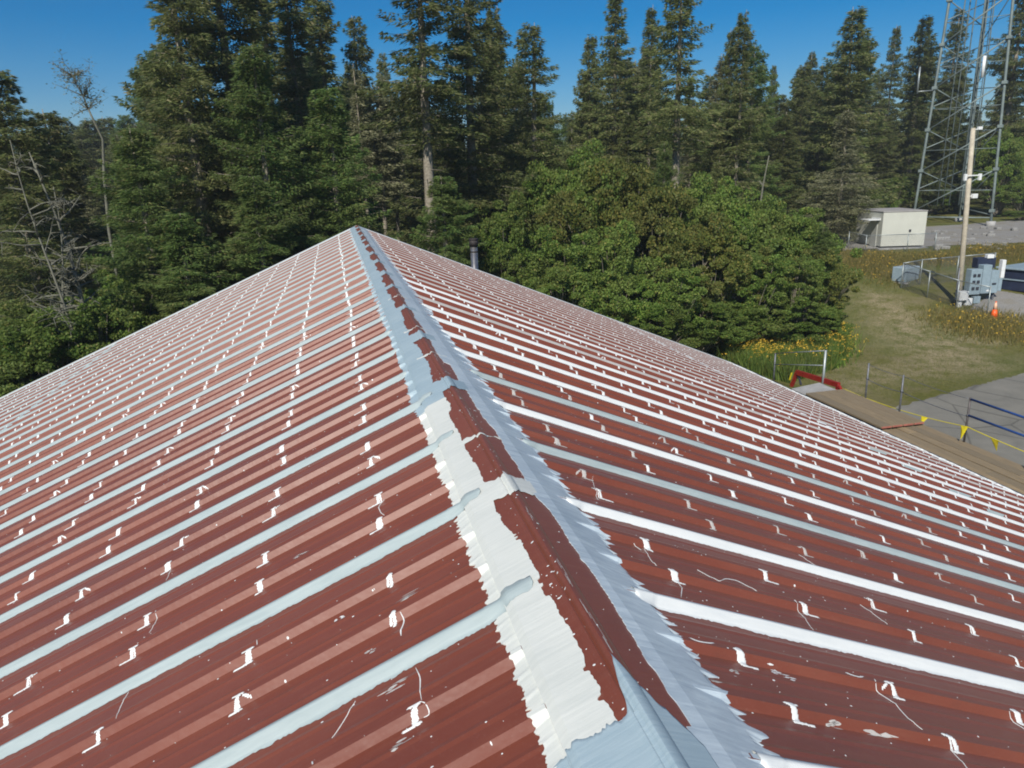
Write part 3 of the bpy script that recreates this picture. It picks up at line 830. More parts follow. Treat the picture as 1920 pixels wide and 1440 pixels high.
# pale slab at the far end
sb = empty('concrete_landing', (16.0, 24.0, 0)); tag(sb, 'pale grey concrete landing beyond the end of the plank boardwalk', 'landing')
cs = [at_z(1484, 729, DZ+.03), at_z(1536, 718, DZ+.03), at_z(1592, 741, DZ+.03), at_z(1548, 756, DZ+.03)]
cs = [Vector((c[0]-16, c[1]-24, 0)) for c in cs]; mb = MB(); tp = [c+Vector((0, 0, DZ+.03)) for c in cs]; ct = sum(cs, Vector())/4
bv = [ct+(c-ct)*.985+Vector((0, 0, DZ+.045)) for c in cs]
mb.quad([tuple(p) for p in bv][::-1])
for i in range(4):
    j = (i+1) % 4; mb.quad([tuple(bv[i]), tuple(bv[j]), tuple(tp[j]), tuple(tp[i])]); mb.quad([tuple(tp[i]), tuple(tp[j]), tuple(cs[j]), tuple(cs[i])])
mb.build('slab', M_CONC, sb)
# railing
rl = empty('guard_railing', (17.0, 18, DZ)); tag(rl, 'thin grey and blue pipe railing along the outer edge of the boardwalk', 'railing')
ry = [21.43, 19.77, 17.08, 13.6, 10.2]
for i, y in enumerate(ry):
    z1 = 1.38
    mb = MB(); mb.tube([(0, y-18, -.15), (0, y-18, z1)], .030, 8); mb.build('post', M_POSTG if i != 2 else simple('rusty_green_steel', (.10, .09, .09), .6, .3, .4, 6), rl, True)
    mb = MB(); mb.tube([(-.03, y-18, z1*.60), (.04, y-18, z1*.60)], .042, 8); mb.build('collar', M_POSTG, rl, True)
for a, b in ((0, 1), (1, 2)):
    for zz, r_ in ((1.34, .009), (.80, .012)):
        mb = MB(); pts = [(0, ry[a]+(ry[b]-ry[a])*u-18, zz-.05*4*u*(1-u)) for u in np.linspace(0, 1, 9)]; mb.tube(pts, r_, 6); mb.build('cable', M_POSTG, rl, True)
for a, b in ((2, 3), (3, 4)):
    for zz in (1.34, .84):
        mb = MB(); mb.tube([(0, ry[a]-18-.03, zz), (0, ry[b]-18, zz)], .036, 8); mb.build('rail', M_BLUERAIL, rl, True)
# flag line
A = at_x(1578, 727, 17.4); B = at_x(1813, 800, 16.9); Cc = at_x(1920, 838, 16.6); Cc = np.array([Cc[0], Cc[1]-3.5, Cc[2]])
fl = empty('flag_line', (17, 18, 0)); tag(fl, 'yellow warning rope with small triangular pennant flags strung along the boardwalk railing', 'warning flags')
def on_line(u):
    if u < 1: p = A+(B-A)*u; sg = .14*4*u*(1-u)
    else: p = B+(Cc-B)*(u-1); sg = .10*4*(u-1)*(2-u)
    return Vector((p[0]-17, p[1]-18, p[2]-sg))
mb = MB(); mb.tube([on_line(u) for u in np.linspace(0, 2, 41)], .012, 6); mb.build('rope', M_YEL, fl, True)
for u, ang, hgt in ((.25, 1.3, .09), (.47, 1.2, .10), (.72, .5, .36), (.985, .15, .42), (1.18, .35, .40), (1.42, .2, .40), (1.62, .5, .38), (1.84, .3, .4)):
    p = on_line(u); q = on_line(u-.05 if u > 1 else u-.07); mb = MB(); dirv = (on_line(u+.01)-p).normalized()
    pts = []
    w = .28; nrm = dirv.cross(Vector((0, 0, 1))).normalized(); down_ = (Vector((0, 0, -1))*math.cos(ang)+nrm*math.sin(ang)*R.choice((-1, 1)))
    if hgt < .2: down_ = (dirv*.6+down_*.5); hgt = .3
    for i in range(5):
        u2 = i/4
        for j in range(5-i):
            pass
    a_, b_, c_ = p-dirv*w/2, p+dirv*w/2, p+down_*hgt
    mid = (a_+b_+c_)/3+nrm*.03; th = nrm*.004
    for tri in ((a_, b_, mid), (b_, c_, mid), (c_, a_, mid)):
        mb.quad([x+th for x in tri]); mb.quad([x-th for x in tri[::-1]])
    mb.build('pennant', M_YEL, fl)
# grey gate frame by the landing, and the red steel frame
A = at_x(1451, 706, 17.3); B = at_x(1543, 716, 17.3)
zt = at_x(1544, 655, 17.3)[2]; zt2 = at_x(1452, 661, 17.3)[2]
gf = empty('grey_pipe_guard', (17.3, (A[1]+B[1])/2, 0)); tag(gf, 'tall grey pipe guard frame with two rails standing by the red frame', 'railing'); yo = (A[1]+B[1])/2
for (yy, zz) in ((A[1], zt2), (B[1], zt)):
    mb = MB(); mb.tube([(0, yy-yo, .4), (0, yy-yo, zz)], .035 if yy == A[1] else .05, 8); mb.build('post', M_POSTG if yy == A[1] else M_GALV, gf, True)
for k in (1.0, .52):
    z0, z1 = A[2]+(zt2-A[2])*k, B[2]+(zt-B[2])*k
    if k == 1.0: z0, z1 = zt2-.02, zt-.02
    mb = MB(); mb.tube([(0, A[1]-yo, z0), (0, B[1]-yo, z1)], .022, 8); mb.build('rail', M_GALV, gf, True)
def rpt(px, py, x=17.35): p = at_x(px, py, x); return Vector((p[0], p[1], p[2]))
rf0 = rpt(1530, 700); rf = empty('red_steel_frame', rf0); tag(rf, 'red painted steel sawhorse frame with yellow stripes beside the landing', 'sawhorse')
def beam(mb, a, b, w, h):
    a = Vector(a); b = Vector(b); t = (b-a).normalized(); s_ = t.cross(Vector((0, 0, 1))); s_ = s_.normalized() if s_.length > .1 else Vector((1, 0, 0)); u_ = s_.cross(t)
    c8 = []
    for p in (a, b):
        for x, y in ((-w, -h), (w, -h), (w, h), (-w, h)): c8.append(p+s_*x/2+u_*y/2)
    for f_ in ((0, 3, 2, 1), (4, 5, 6, 7), (0, 1, 5, 4), (1, 2, 6, 5), (2, 3, 7, 6), (3, 0, 4, 7)): mb.quad([c8[i] for i in f_])
p1, p2 = rpt(1494, 698)-rf0, rpt(1573, 722)-rf0
mb = MB(); beam(mb, p1, p2, .12, .19); mb.build('top_beam', M_REDST, rf)
for nm_, a_, b_, m_, w_ in (('leg', rpt(1494, 699), rpt(1484, 724), M_REDST, .12), ('leg', rpt(1496, 701), rpt(1502, 722), M_DARK, .06), ('leg', rpt(1571, 722), rpt(1568, 735), M_REDST, .09), ('leg', rpt(1574, 724), rpt(1578, 737), M_REDST, .09)):
    mb = MB(); beam(mb, a_-rf0, b_-rf0, w_, w_); mb.build(nm_, m_, rf)
mb = MB(); a_ = rpt(1488, 699)-rf0-Vector((0.09, 0, 0)); b_ = rpt(1484, 712)-rf0-Vector((.09, 0, 0)); beam(mb, a_, b_, .05, .03); mb.build('yellow_stripe', M_YEL, rf)

# ------------------------------------------------------------------ shed, pole, tower, cabinets, fences
def vec(p): return Vector((p[0], p[1], p[2]))
P1 = vec(at_ground(1650, 468)); P2 = vec(at_ground(1729, 467))
fd = Vector((right[0], right[1], 0)).normalized(); Dm_ = math.hypot(P1.x-CAM[0], P1.y-CAM[1]); W = 79/F_PX*Dm_*.91; bd = Vector((-fd.y, fd.x, 0))
DP = 4.6; Dm = math.hypot(P1.x-CAM[0], P1.y-CAM[1]); H = at_dist(1650, 399, Dm)[2]-P1.z
rz = math.atan2(fd.y, fd.x); shed = empty('equipment_shed', (P1.x, P1.y, P1.z), rz); tag(shed, 'small flat-roofed cream equipment shed on gravel below the lattice tower', 'shed')
mb = MB(); mb.bevbox((W/2, DP/2, H/2+.12), (W, DP, H-.24), 0, .02); mb.build('wall', M_SHED, shed)
mb = MB(); mb.bevbox((W/2, DP/2, H+.06), (W+.06, DP+.06, .10), 0, .02); mb.build('roof', M_SHEDR, shed)
mb = MB(); mb.bevbox((W/2, DP/2, 0), (W+.5, DP+.7, .24), 0, .03); mb.build('plinth', M_CONC, shed)
mb = MB(); mb.box((-.02, 1.3, 1.15), (.05, 1.0, 2.0)); dr = mb.build('door', simple('shed_door_paint', (.46, .47, .43), .55, 0, .1, 3), shed)
mb = MB(); mb.box((-.06, 1.65, 1.15), (.05, .10, .05)); mb.build('handle', M_STEEL, dr)
mb = MB(); mb.box((-.48, 1.15, H-.58), (.95, 1.5, .05)); mb.box((-.02, 1.15, H-.50), (.04, 1.5, .14)); mb.build('door_canopy', M_CABW, shed)
mb = MB(); mb.box((W+.05, .4, 1.7), (.10, .3, .3)); mb.build('vent_box', M_CABW, shed)
mb = MB(); mb.box((W*.64, -.03, 1.45), (.16, .06, .18)); mb.build('outlet_box', M_DARK, shed)

def fence(label, pts, hgt, every=2.4, mesh_=True, group=None, rail_r=.03):
    """chain link fence: posts, top rail, woven mesh of wires"""
    o3 = empty('chain_link_fence', vec(pts[0])); base = vec(pts[0]); tag(o3, label, 'fence', group); wires = MB()
    for a, b in zip(pts[:-1], pts[1:]):
        a, b = vec(a), vec(b); L = (b-a).length; n = max(1, round(L/every)); last = None
        for i in range(n+1):
            p = a.lerp(b, i/n); p.z = gz(p.x, p.y)
            mb = MB(); q = p-base; mb.tube([q+Vector((0, 0, -.1)), q+Vector((0, 0, hgt+.05))], .035, 6)
            if not (i == 0 and a != vec(pts[0])): mb.build('post', M_GALV, o3, True)
            if last is not None:
                mb = MB(); mb.tube([last+Vector((0, 0, hgt)), q+Vector((0, 0, hgt))], rail_r, 6); mb.build('top_rail', M_GALV, o3, True)
                if mesh_:
                    seg = q-last; l2 = seg.length; step = .11; m = int(l2/step)
                    for k in range(-int(hgt/step), m):
                        for sg in (1, -1):
                            s0, s1 = k*step, k*step+hgt
                            z0, z1 = 0., hgt
                            if s0 < 0: z0 = -s0; s0 = 0
                            if s1 > l2: z1 = hgt-(s1-l2); s1 = l2
                            if s1 <= s0: continue
                            if sg < 0: pa = last+seg*((l2-s0)/l2)+Vector((0, 0, z0)); pb = last+seg*((l2-s1)/l2)+Vector((0, 0, z1))
                            else: pa = last+seg*(s0/l2)+Vector((0, 0, z0)); pb = last+seg*(s1/l2)+Vector((0, 0, z1))
                            wires.tube([pa, pb], .0045, 3, 0, False)
            last = q
    if mesh_:
        w = wires.build('wire_mesh', M_POSTG, o3); w['kind'] = 'stuff'
fence('galvanised chain-link fence crossing in front of the cream shed', [at_ground(1590, 466), at_ground(1622, 474), at_ground(1700, 472), at_ground(1752, 470)], 1.35, 3.0)
fence('low fence rail glimpsed behind the hedge end left of the shed', [at_ground(1540, 436), at_ground(1592, 434)], 1.3, 3.0, False)
fA, fB = at_ground(1689, 541), at_ground(1792, 578)
fence('chain-link fence enclosing the pole and cabinets, nearest the grass slope', [at_ground(1860, 522), at_ground(1724, 534), fA, fB, at_ground(1850, 592)], 1.65, 2.6)
mb = MB(); q0 = vec(at_ground(1699, 536)); u0 = vec(at_ground(1720, 541))
tank = empty('grey_utility_tank', q0+Vector((.6, 1.2, 0))); tag(tank, 'low grey-green utility box inside the corner of the chain-link compound', 'utility box')
mb.bevbox((.3, 0, .62), (1.6, 1.0, 1.0), .3, .05); mb.build('housing', M_CAB, tank); mb = MB(); mb.bevbox((.3, 0, .06), (2.0, 1.4, .12), .3, .03); mb.build('pad', M_CONC, tank)

pb = vec(at_ground(1797, 570)); Dp = math.hypot(pb.x-CAM[0], pb.y-CAM[1]); pt = vec(at_dist(1825, 240, Dp))
pole = empty('utility_pole', pb); tag(pole, 'tall pale wooden utility pole rising from the cabinets', 'utility pole')
hp = pt.z-pb.z; off = pt-pb; off.z = 0
mb = MB(); mb.tube([(0, 0, -.3), tuple(off*.5+Vector((0, 0, hp*.5))), tuple(off+Vector((0, 0, hp)))], [.165, .145, .12], 12); mb.build('shaft', M_POLE, pole, True)
def on_pole(py): z = at_dist(1815, py, Dp)[2]-pb.z; return off*(z/hp)+Vector((0, 0, z))
rv = Vector((right[0], right[1], 0)).normalized()
q = on_pole(329)
mb = MB(); beam(mb, q-rv*.42+Vector((0, -.25, 0)), q+rv*.42+Vector((0, -.25, 0)), .06, .06); mb.build('bracket', M_CABW, pole)
for s_ in (-1, 1):
    mb = MB(); c_ = q+rv*.42*s_+Vector((0, -.25, -.10)); mb.bevbox(tuple(c_), (.16, .16, .38), 0, .02); mb.build('floodlight', M_CABW, pole)
q = on_pole(368); mb = MB(); mb.bevbox(tuple(q+rv*.40), (.34, .2, .26), 0, .02); mb.build('junction_box', M_CABW, pole)
mb = MB(); beam(mb, q+rv*.12, q+rv*.3, .05, .05); mb.build('arm', M_CABW, pole)
q = on_pole(243); mb = MB(); mb.bevbox(tuple(q+rv*.38+Vector((0, 0, .05))), (.26, .16, .18), 0, .02); beam(mb, q, q+rv*.3, .04, .04); mb.build('camera_arm', M_CABW, pole)
for a_, b_ in ((505, 560),):
    q = on_pole(535); mb = MB(); mb.tube([(rv*-.22)+Vector((0, 0, 0)), (rv*-.22)+Vector((0, 0, 2.2))], .05, 8); mb.build('conduit', M_POSTG, pole, True)

# cabinets on a frame
cb = vec(at_ground(1838, 566)); Dc = math.hypot(cb.x-CAM[0], cb.y-CAM[1]); ppm = F_PX/Dc
face = math.atan2(rv.y, rv.x)+.10
cab = empty('electrical_cabinets', cb, face); tag(cab, 'bank of blue-grey electrical cabinets on a frame beside the utility pole', 'electrical cabinet')
def cpx(px, py): return ((px-1838)/ppm*1.02, (566-py)/ppm*1.02)
def cabinet(name, x0, y0, x1, y1, depth, m, yy=0.0, parent=cab):
    (a0, z1), (a1, z0) = cpx(x0, y0), cpx(x1, y1); mb = MB(); mb.bevbox(((a0+a1)/2, yy, (z0+z1)/2), (a1-a0, depth, z1-z0), 0, .02)
    return mb.build(name, m, parent)
c1 = cabinet('cabinet', 1812, 514, 1830, 553, .5, M_CAB); c2 = cabinet('cabinet', 1831, 508, 1845, 552, .5, M_CAB); c3 = cabinet('cabinet', 1846, 517, 1859, 552, .45, M_CAB)
for px in (1815, 1822):
    for py in (521, 531, 541): cabinet('meter_window', px, py, px+5, py+5, .03, M_DARK, -.265, c1)
cabinet('handle', 1848, 536, 1855, 538.5, .05, M_DARK, -.26, c3)
cabinet('label_plate', 1840, 546, 1844, 549, .02, M_CABW, -.265, c2)
cabinet('dark_top_box', 1832, 499, 1862, 515, .5, M_NAVY, .62); cabinet('lamp_hood', 1846, 494, 1857, 500, .3, M_CABW, .45)
cabinet('frame_post', 1812.5, 553, 1815, 572, .09, M_POSTG); cabinet('frame_post', 1856, 553, 1859, 570, .09, M_POSTG)
cabinet('white_column', 1865, 502, 1871, 530, .3, M_CABW, .1); cabinet('white_column_base', 1863, 530, 1869, 550, .3, M_CAB, .1)
cabinet('white_transformer', 1792, 546, 1806, 560, .45, M_CABW, -.35); cabinet('transformer_leg', 1793, 560, 1799, 571, .2, M_CABW, -.35)
cabinet('lower_box', 1806, 558, 1818, 569, .3, M_CABW, -.2); cabinet('lower_box', 1822, 556, 1833, 567, .3, M_CAB, -.1)
# dark shelter
sA = vec(at_ground(1868, 541)); sB = vec(at_ground(1925, 551)); fd2 = sB-sA; fd2.z = 0; fd2.normalize(); bd2 = Vector((-fd2.y, fd2.x, 0)); D2 = math.hypot(sA.x-CAM[0], sA.y-CAM[1])
hs = at_dist(1868, 503, D2)[2]-sA.z
sh = empty('dark_shelter', sA, math.atan2(fd2.y, fd2.x)); tag(sh, 'low navy-walled shelter with a pale flat roof right of the cabinets', 'shelter')
mb = MB(); mb.box((4.5, 1.6, hs/2), (9, 3.2, hs)); mb.build('wall', M_NAVY, sh)
mb = MB(); mb.bevbox((4.5, 1.6, hs+.06), (9.3, 3.5, .12), 0, .02); mb.build('roof', M_CAB, sh)
mb = MB(); mb.box((4.5, -.05, hs*.52), (9, .06, .07)); mb.build('wall_rail', M_CAB, sh)
# cone
cp_ = vec(at_ground(1863, 597)); Dk = math.hypot(cp_.x-CAM[0], cp_.y-CAM[1]); hc = 27.5/(F_PX/Dk); k = hc/.75
cone = empty('traffic_cone', cp_); tag(cone, 'orange traffic cone with a pale collar standing in the weeds', 'traffic cone')
mb = MB(); mb.bevbox((0, 0, .02*k), (.40*k, .40*k, .04*k), .3, .01); mb.build('base', M_ORANGE, cone)
mb = MB(); mb.tube([(0, 0, .04*k), (0, 0, .40*k)], [.155*k, .085*k], 16); mb.tube([(0, 0, .70*k), (0, 0, .75*k)], [.036*k, .028*k], 16); mb.build('body', M_ORANGE, cone, True)
mb = MB(); mb.tube([(0, 0, .398*k), (0, 0, .702*k)], [.0875*k, .038*k], 16); mb.build('reflective_collar', simple('pale_orange_collar', (.75, .45, .30), .5, 0, .15, 6), cone, True)

# lattice tower: three legs, diagonals between them
tR = vec(at_ground(1857, 424)); DR = math.hypot(tR.x-CAM[0], tR.y-CAM[1])
tL = vec(at_dist(1711, 415, DR+1.0)); tL.z = tR.z; mid = (tL+tR)/2; ax = (tR-tL); WT = ax.length; ax.normalize(); back = Vector((-ax.y, ax.x, 0))
tM = mid+back*WT*.80; cen = (tL+tR+tM)/3
tw = empty('lattice_tower', cen); tag(tw, 'tall three-legged galvanised lattice communication tower rising out of the picture', 'lattice tower')
HT = 46.0; panel = 4.15
def leg_pt(b_, z): k = 1-z/HT*.52; p = cen+(b_-cen)*k; return Vector((p.x, p.y, tR.z+z))-cen
for b_ in (tL, tR, tM):
    mb = MB(); mb.tube([leg_pt(b_, z) for z in np.arange(-.2, HT+.1, panel)], .135, 8); lg = mb.build('leg', M_TOWER, tw, True)
    mb = MB(); mb.tube([leg_pt(b_, 0)+Vector((0, 0, -.2)), leg_pt(b_, 0)+Vector((0, 0, .5))], .45, 12); mb.build('footing', M_CONC, tw, True)
off0 = 1.55; n = int((HT-off0)/panel)
for i in range(n):
    z = off0+i*panel
    for a_, b_, dz in ((tL, tR, 1.0), (tL, tM, -.55), (tM, tL, -.45), (tR, tM, -.9), (tM, tR, -.10)):
        if z+dz*panel < 0: continue
        mb = MB(); mb.tube([leg_pt(a_, z), leg_pt(b_, z+dz*panel)], .075 if dz == 1.0 else .055, 6); mb.build('diagonal_brace', M_TOWER, tw, True)
    for a_, b_ in ((tL, tM), (tR, tM), (tL, tR)):
        mb = MB(); mb.tube([leg_pt(a_, z+panel*.5), leg_pt(b_, z+panel*.5)], .035, 5); mb.build('thin_brace', M_TOWER, tw, True)
    for b_ in (tL, tR):
        mb = MB(); c_ = leg_pt(b_, z); mb.bevbox(tuple(c_), (.5, .5, .32), .6, .03); mb.build('gusset_plate', M_TOWER, tw)
mb = MB(); mb.tube([leg_pt(tL, off0*.55), leg_pt(tR, off0*.55)], .08, 6); mb.build('horizontal_brace', M_TOWER, tw, True)
for dx, dy in ((-.5, .4), (.35, 0), (.75, .3), (-1.3, 1.2), (1.1, -.6), (0., 1.8)):
    mb = MB(); mb.tube([Vector((dx, dy, 2.0)), Vector((dx*.7, dy*.7, HT))], .06, 6); mb.build('feed_cable', M_TOWER, tw, True)
mb = MB()
for s_ in (-.25, .25): mb.tube([Vector((1.4+s_, .2, 1.5)), Vector((.8+s_, .1, HT))], .04, 6)
for i in range(90): z = 2+i*.48; x = 1.4-.6*(z-1.5)/(HT-1.5); mb.tube([Vector((x-.25, .2, z)), Vector((x+.25, .2, z))], .018, 4)
mb.build('ladder', M_TOWER, tw)
qa = vec(at_dist(1844, 125, DR))-cen; mb = MB(); mb.tube([qa+Vector((0, 0, -1.0)), qa+Vector((0, 0, 1.0))], .16, 10); mb.build('antenna', M_CABW, tw, True)
qa = vec(at_dist(1720, 172, DR))-cen; mb = MB(); mb.tube([qa+Vector((0, 0, -.2)), qa+Vector((0, 0, 2.4))], .09, 8); mb.tube([qa, qa+Vector((1.6, -.3, .1))], .06, 6); mb.build('side_antenna', M_GALV, tw, True)
# rubble and cable clutter at the tower foot
v_, f_ = [], []
rocks = []
for i in range(42):
    p = vec(at_ground(R.uniform(1745, 1905), R.uniform(428, 470))); r_ = R.uniform(.12, .38)
    mb = MB(); mb.bevbox((0, 0, r_*.3), (r_*2, r_*1.4, r_), R.uniform(0, 3), r_*.25)
    o = mb.build('boulder', M_STONE, None); o.location = p; tag(o, 'grey stone lying on the gravel pad at the foot of the lattice tower', 'stone', 'stones on the tower pad')

# ------------------------------------------------------------------ vegetation
def conifer(seed, H, rad, clear, dens, sparse_top=.5, tri=.22, drop_=.35, ragged=.35):
    """numpy crown: whorls of drooping boughs built from small needle sprays. returns verts, tris and branch tubes"""
    r = np.random.default_rng(seed); P = []; Q = []; br = MB()
    z = clear*H; wz = r.uniform(.62, 1.30, 64); gaps = [(r.uniform(clear, .95)*H, r.uniform(0, 6.28), r.uniform(.5, 1.3)) for _ in range(7)]
    while z < H*.985:
        u = (z-clear*H)/(H*(1-clear)); prof_ = ((1-u)**.72+.04)*(.6+.4*min(1, u*5+.35)); zi = z/1.1; fz = zi-int(zi); prof_ *= (wz[int(zi) % 64]*(1-fz)+wz[int(zi+1) % 64]*fz)**(.9*min(1, ragged*2.2))
        nb = int(r.integers(5, 8)) if u < .85 else 5
        ph = r.uniform(0, 6.28)
        for b in range(nb):
            if r.random() < .10+(.22*ragged if u > .3 else .05): continue
            az = ph+6.283*b/nb+r.uniform(-.3, .3); L = max(.25, rad*prof_*r.uniform(1-ragged, 1.12))*(.45 if any(abs(z-g_)<w_*.9 and math.cos(az-a_) > .4 for g_, a_, w_ in gaps) else 1); zz = z+r.uniform(-.2, .2)
            d = np.array([math.cos(az), math.sin(az), 0]); sd = np.array([-d[1], d[0], 0]); up0 = .35*u+.05
            ns = max(3, int(L/.16)); s = np.linspace(.12, 1, ns); drop_b = drop_*r.uniform(.35, 1.7); up0 = up0+r.uniform(-.12, .22)
            zs = L*(up0*s - drop_b*(1-u*.6)*s**1.6 + .12*s**4)
            ax_ = d[None, :]*(s*L)[:, None]; ax_[:, 2] += zs+zz
            if r.random() < .35: br.tube([tuple(ax_[0]*0+np.array([0, 0, zz])), tuple(ax_[ns//2]), tuple(ax_[-1])], [.03+.02*L/rad, .02, .008], 3, 0, False)
            m = int(dens*(L+.25)/.16*(1.0 if u > .15 else .8)); k = r.integers(0, ns, m)
            w = (L*.38*(1-s[k])**.6+.12)
            side = r.uniform(-1, 1, m)
            c = ax_[k]+sd[None, :]*(side*w)[:, None]+d[None, :]*(np.abs(side)*w*.35)[:, None]
            c[:, 2] -= np.abs(side)*w*.28+r.uniform(-.10, .22, m)
            dirv = d[None, :]*r.uniform(.3, 1, m)[:, None]+sd[None, :]*(side*1.1)[:, None]; dirv[:, 2] = r.uniform(-.75, .12, m)
            dirv /= np.linalg.norm(dirv, axis=1)[:, None]
            wv = np.cross(dirv, r.normal(size=(m, 3))); wv /= np.linalg.norm(wv, axis=1)[:, None]+1e-9
            ln = r.uniform(.6, 1.3, m)*tri; wd = ln*r.uniform(.22, .40, m)
            P.append(np.stack([c-wv*wd[:, None]*.5, c+wv*wd[:, None]*.5, c+dirv*ln[:, None]], 1).reshape(-1, 3))
        z += r.uniform(.26, .46)*(1 if u < .8 else .7)
    V = np.concatenate(P); F_ = np.arange(len(V)).reshape(-1, 3)
    return V, F_, br
def trunk_mb(H, r0, seed, stubs=12):
    r = random.Random(seed); mb = MB(); lean = (r.uniform(-.25, .25), r.uniform(-.25, .25))
    mb.tube([(lean[0]*u*u, lean[1]*u*u, H*u) for u in np.linspace(0, 1, 8)], [r0*(1-u)**.8+.015 for u in np.linspace(0, 1, 8)], 8)
    for i in range(stubs):
        z = H*r.uniform(.08, .6); a = r.uniform(0, 6.28); l = r.uniform(.3, 1.3); mb.tube([(0, 0, z), (l*math.cos(a), l*math.sin(a), z+r.uniform(-.35, .1))], [.025, .006], 4)
    return mb
SP = {}
def make_kind(key, seed, H, rad, clear, dens, mat_, r0, tri=.22, drop_=.35, ragged=.35):
    V, F_, br = conifer(seed, H, rad, clear, dens, tri=tri, drop_=drop_, ragged=ragged)
    crown = mesh('crown_'+key, V, F_, [mat_])
    tb = trunk_mb(H, r0, seed, 26 if clear > .2 else 8)
    b0 = len(tb.v); tb.v += br.v; tb.f += [tuple(b0+i for i in f) for f in br.f]; tb.m += br.m
    tr = mesh('trunk_'+key, tb.v, tb.f, [M_TRUNK], None, True)
    SP[key] = (crown, tr, H)
make_kind('big_a', 1, 24, 4.3, .03, 20, M_SPRUCE, .32, .20, .45, .40)
make_kind('big_b', 2, 24, 3.7, .06, 20, M_SPRUCE, .30, .20, .40, .45)
make_kind('green', 3, 20, 3.6, .02, 20, M_SPRUCE_G, .25, .19, .30, .32)
make_kind('tall_a', 4, 24, 2.5, .30, 13, M_SPRUCE, .24, .24, .40, .48)
make_kind('tall_b', 5, 24, 2.0, .38, 12, M_SPRUCE, .20, .24, .35, .52)
make_kind('tall_c', 6, 24, 2.9, .16, 12, M_SPRUCE, .24, .26, .42, .50)
make_kind('slim', 7, 22, 1.6, .45, 11, M_LICHEN, .16, .24, .35, .50)
make_kind('bare_wide', 14, 24, 2.9, .50, 15, M_SPRUCE, .30, .23, .42, .50)
make_kind('bare_slim', 15, 22, 1.5, .55, 12, M_LICHEN, .17, .23, .35, .50)
make_kind('cone', 8, 20, 3.1, .05, 12, M_SPRUCE, .22, .26, .30, .22)
make_kind('lichen', 9, 16, 3.3, .06, 12, M_LICHEN, .22, .24, .45, .45)
def tree(kind, px, ytop, D, label, group=None, wide=1.0, name='spruce_tree', z0=None):
    P = at_dist(px, ytop, D); g0 = gz(P[0], P[1]) if z0 is None else z0; crown, tr, H0 = SP[kind]; sc = (P[2]-g0)/H0
    e = empty(name, (P[0], P[1], g0), R.uniform(0, 6.28)); e.scale = (sc**.5*wide*1.28, sc**.5*wide*1.28, sc)
    tag(e, label, 'tree', group)
    o = obj('crown', crown, e); o2 = obj('trunk', tr, e)
    return e
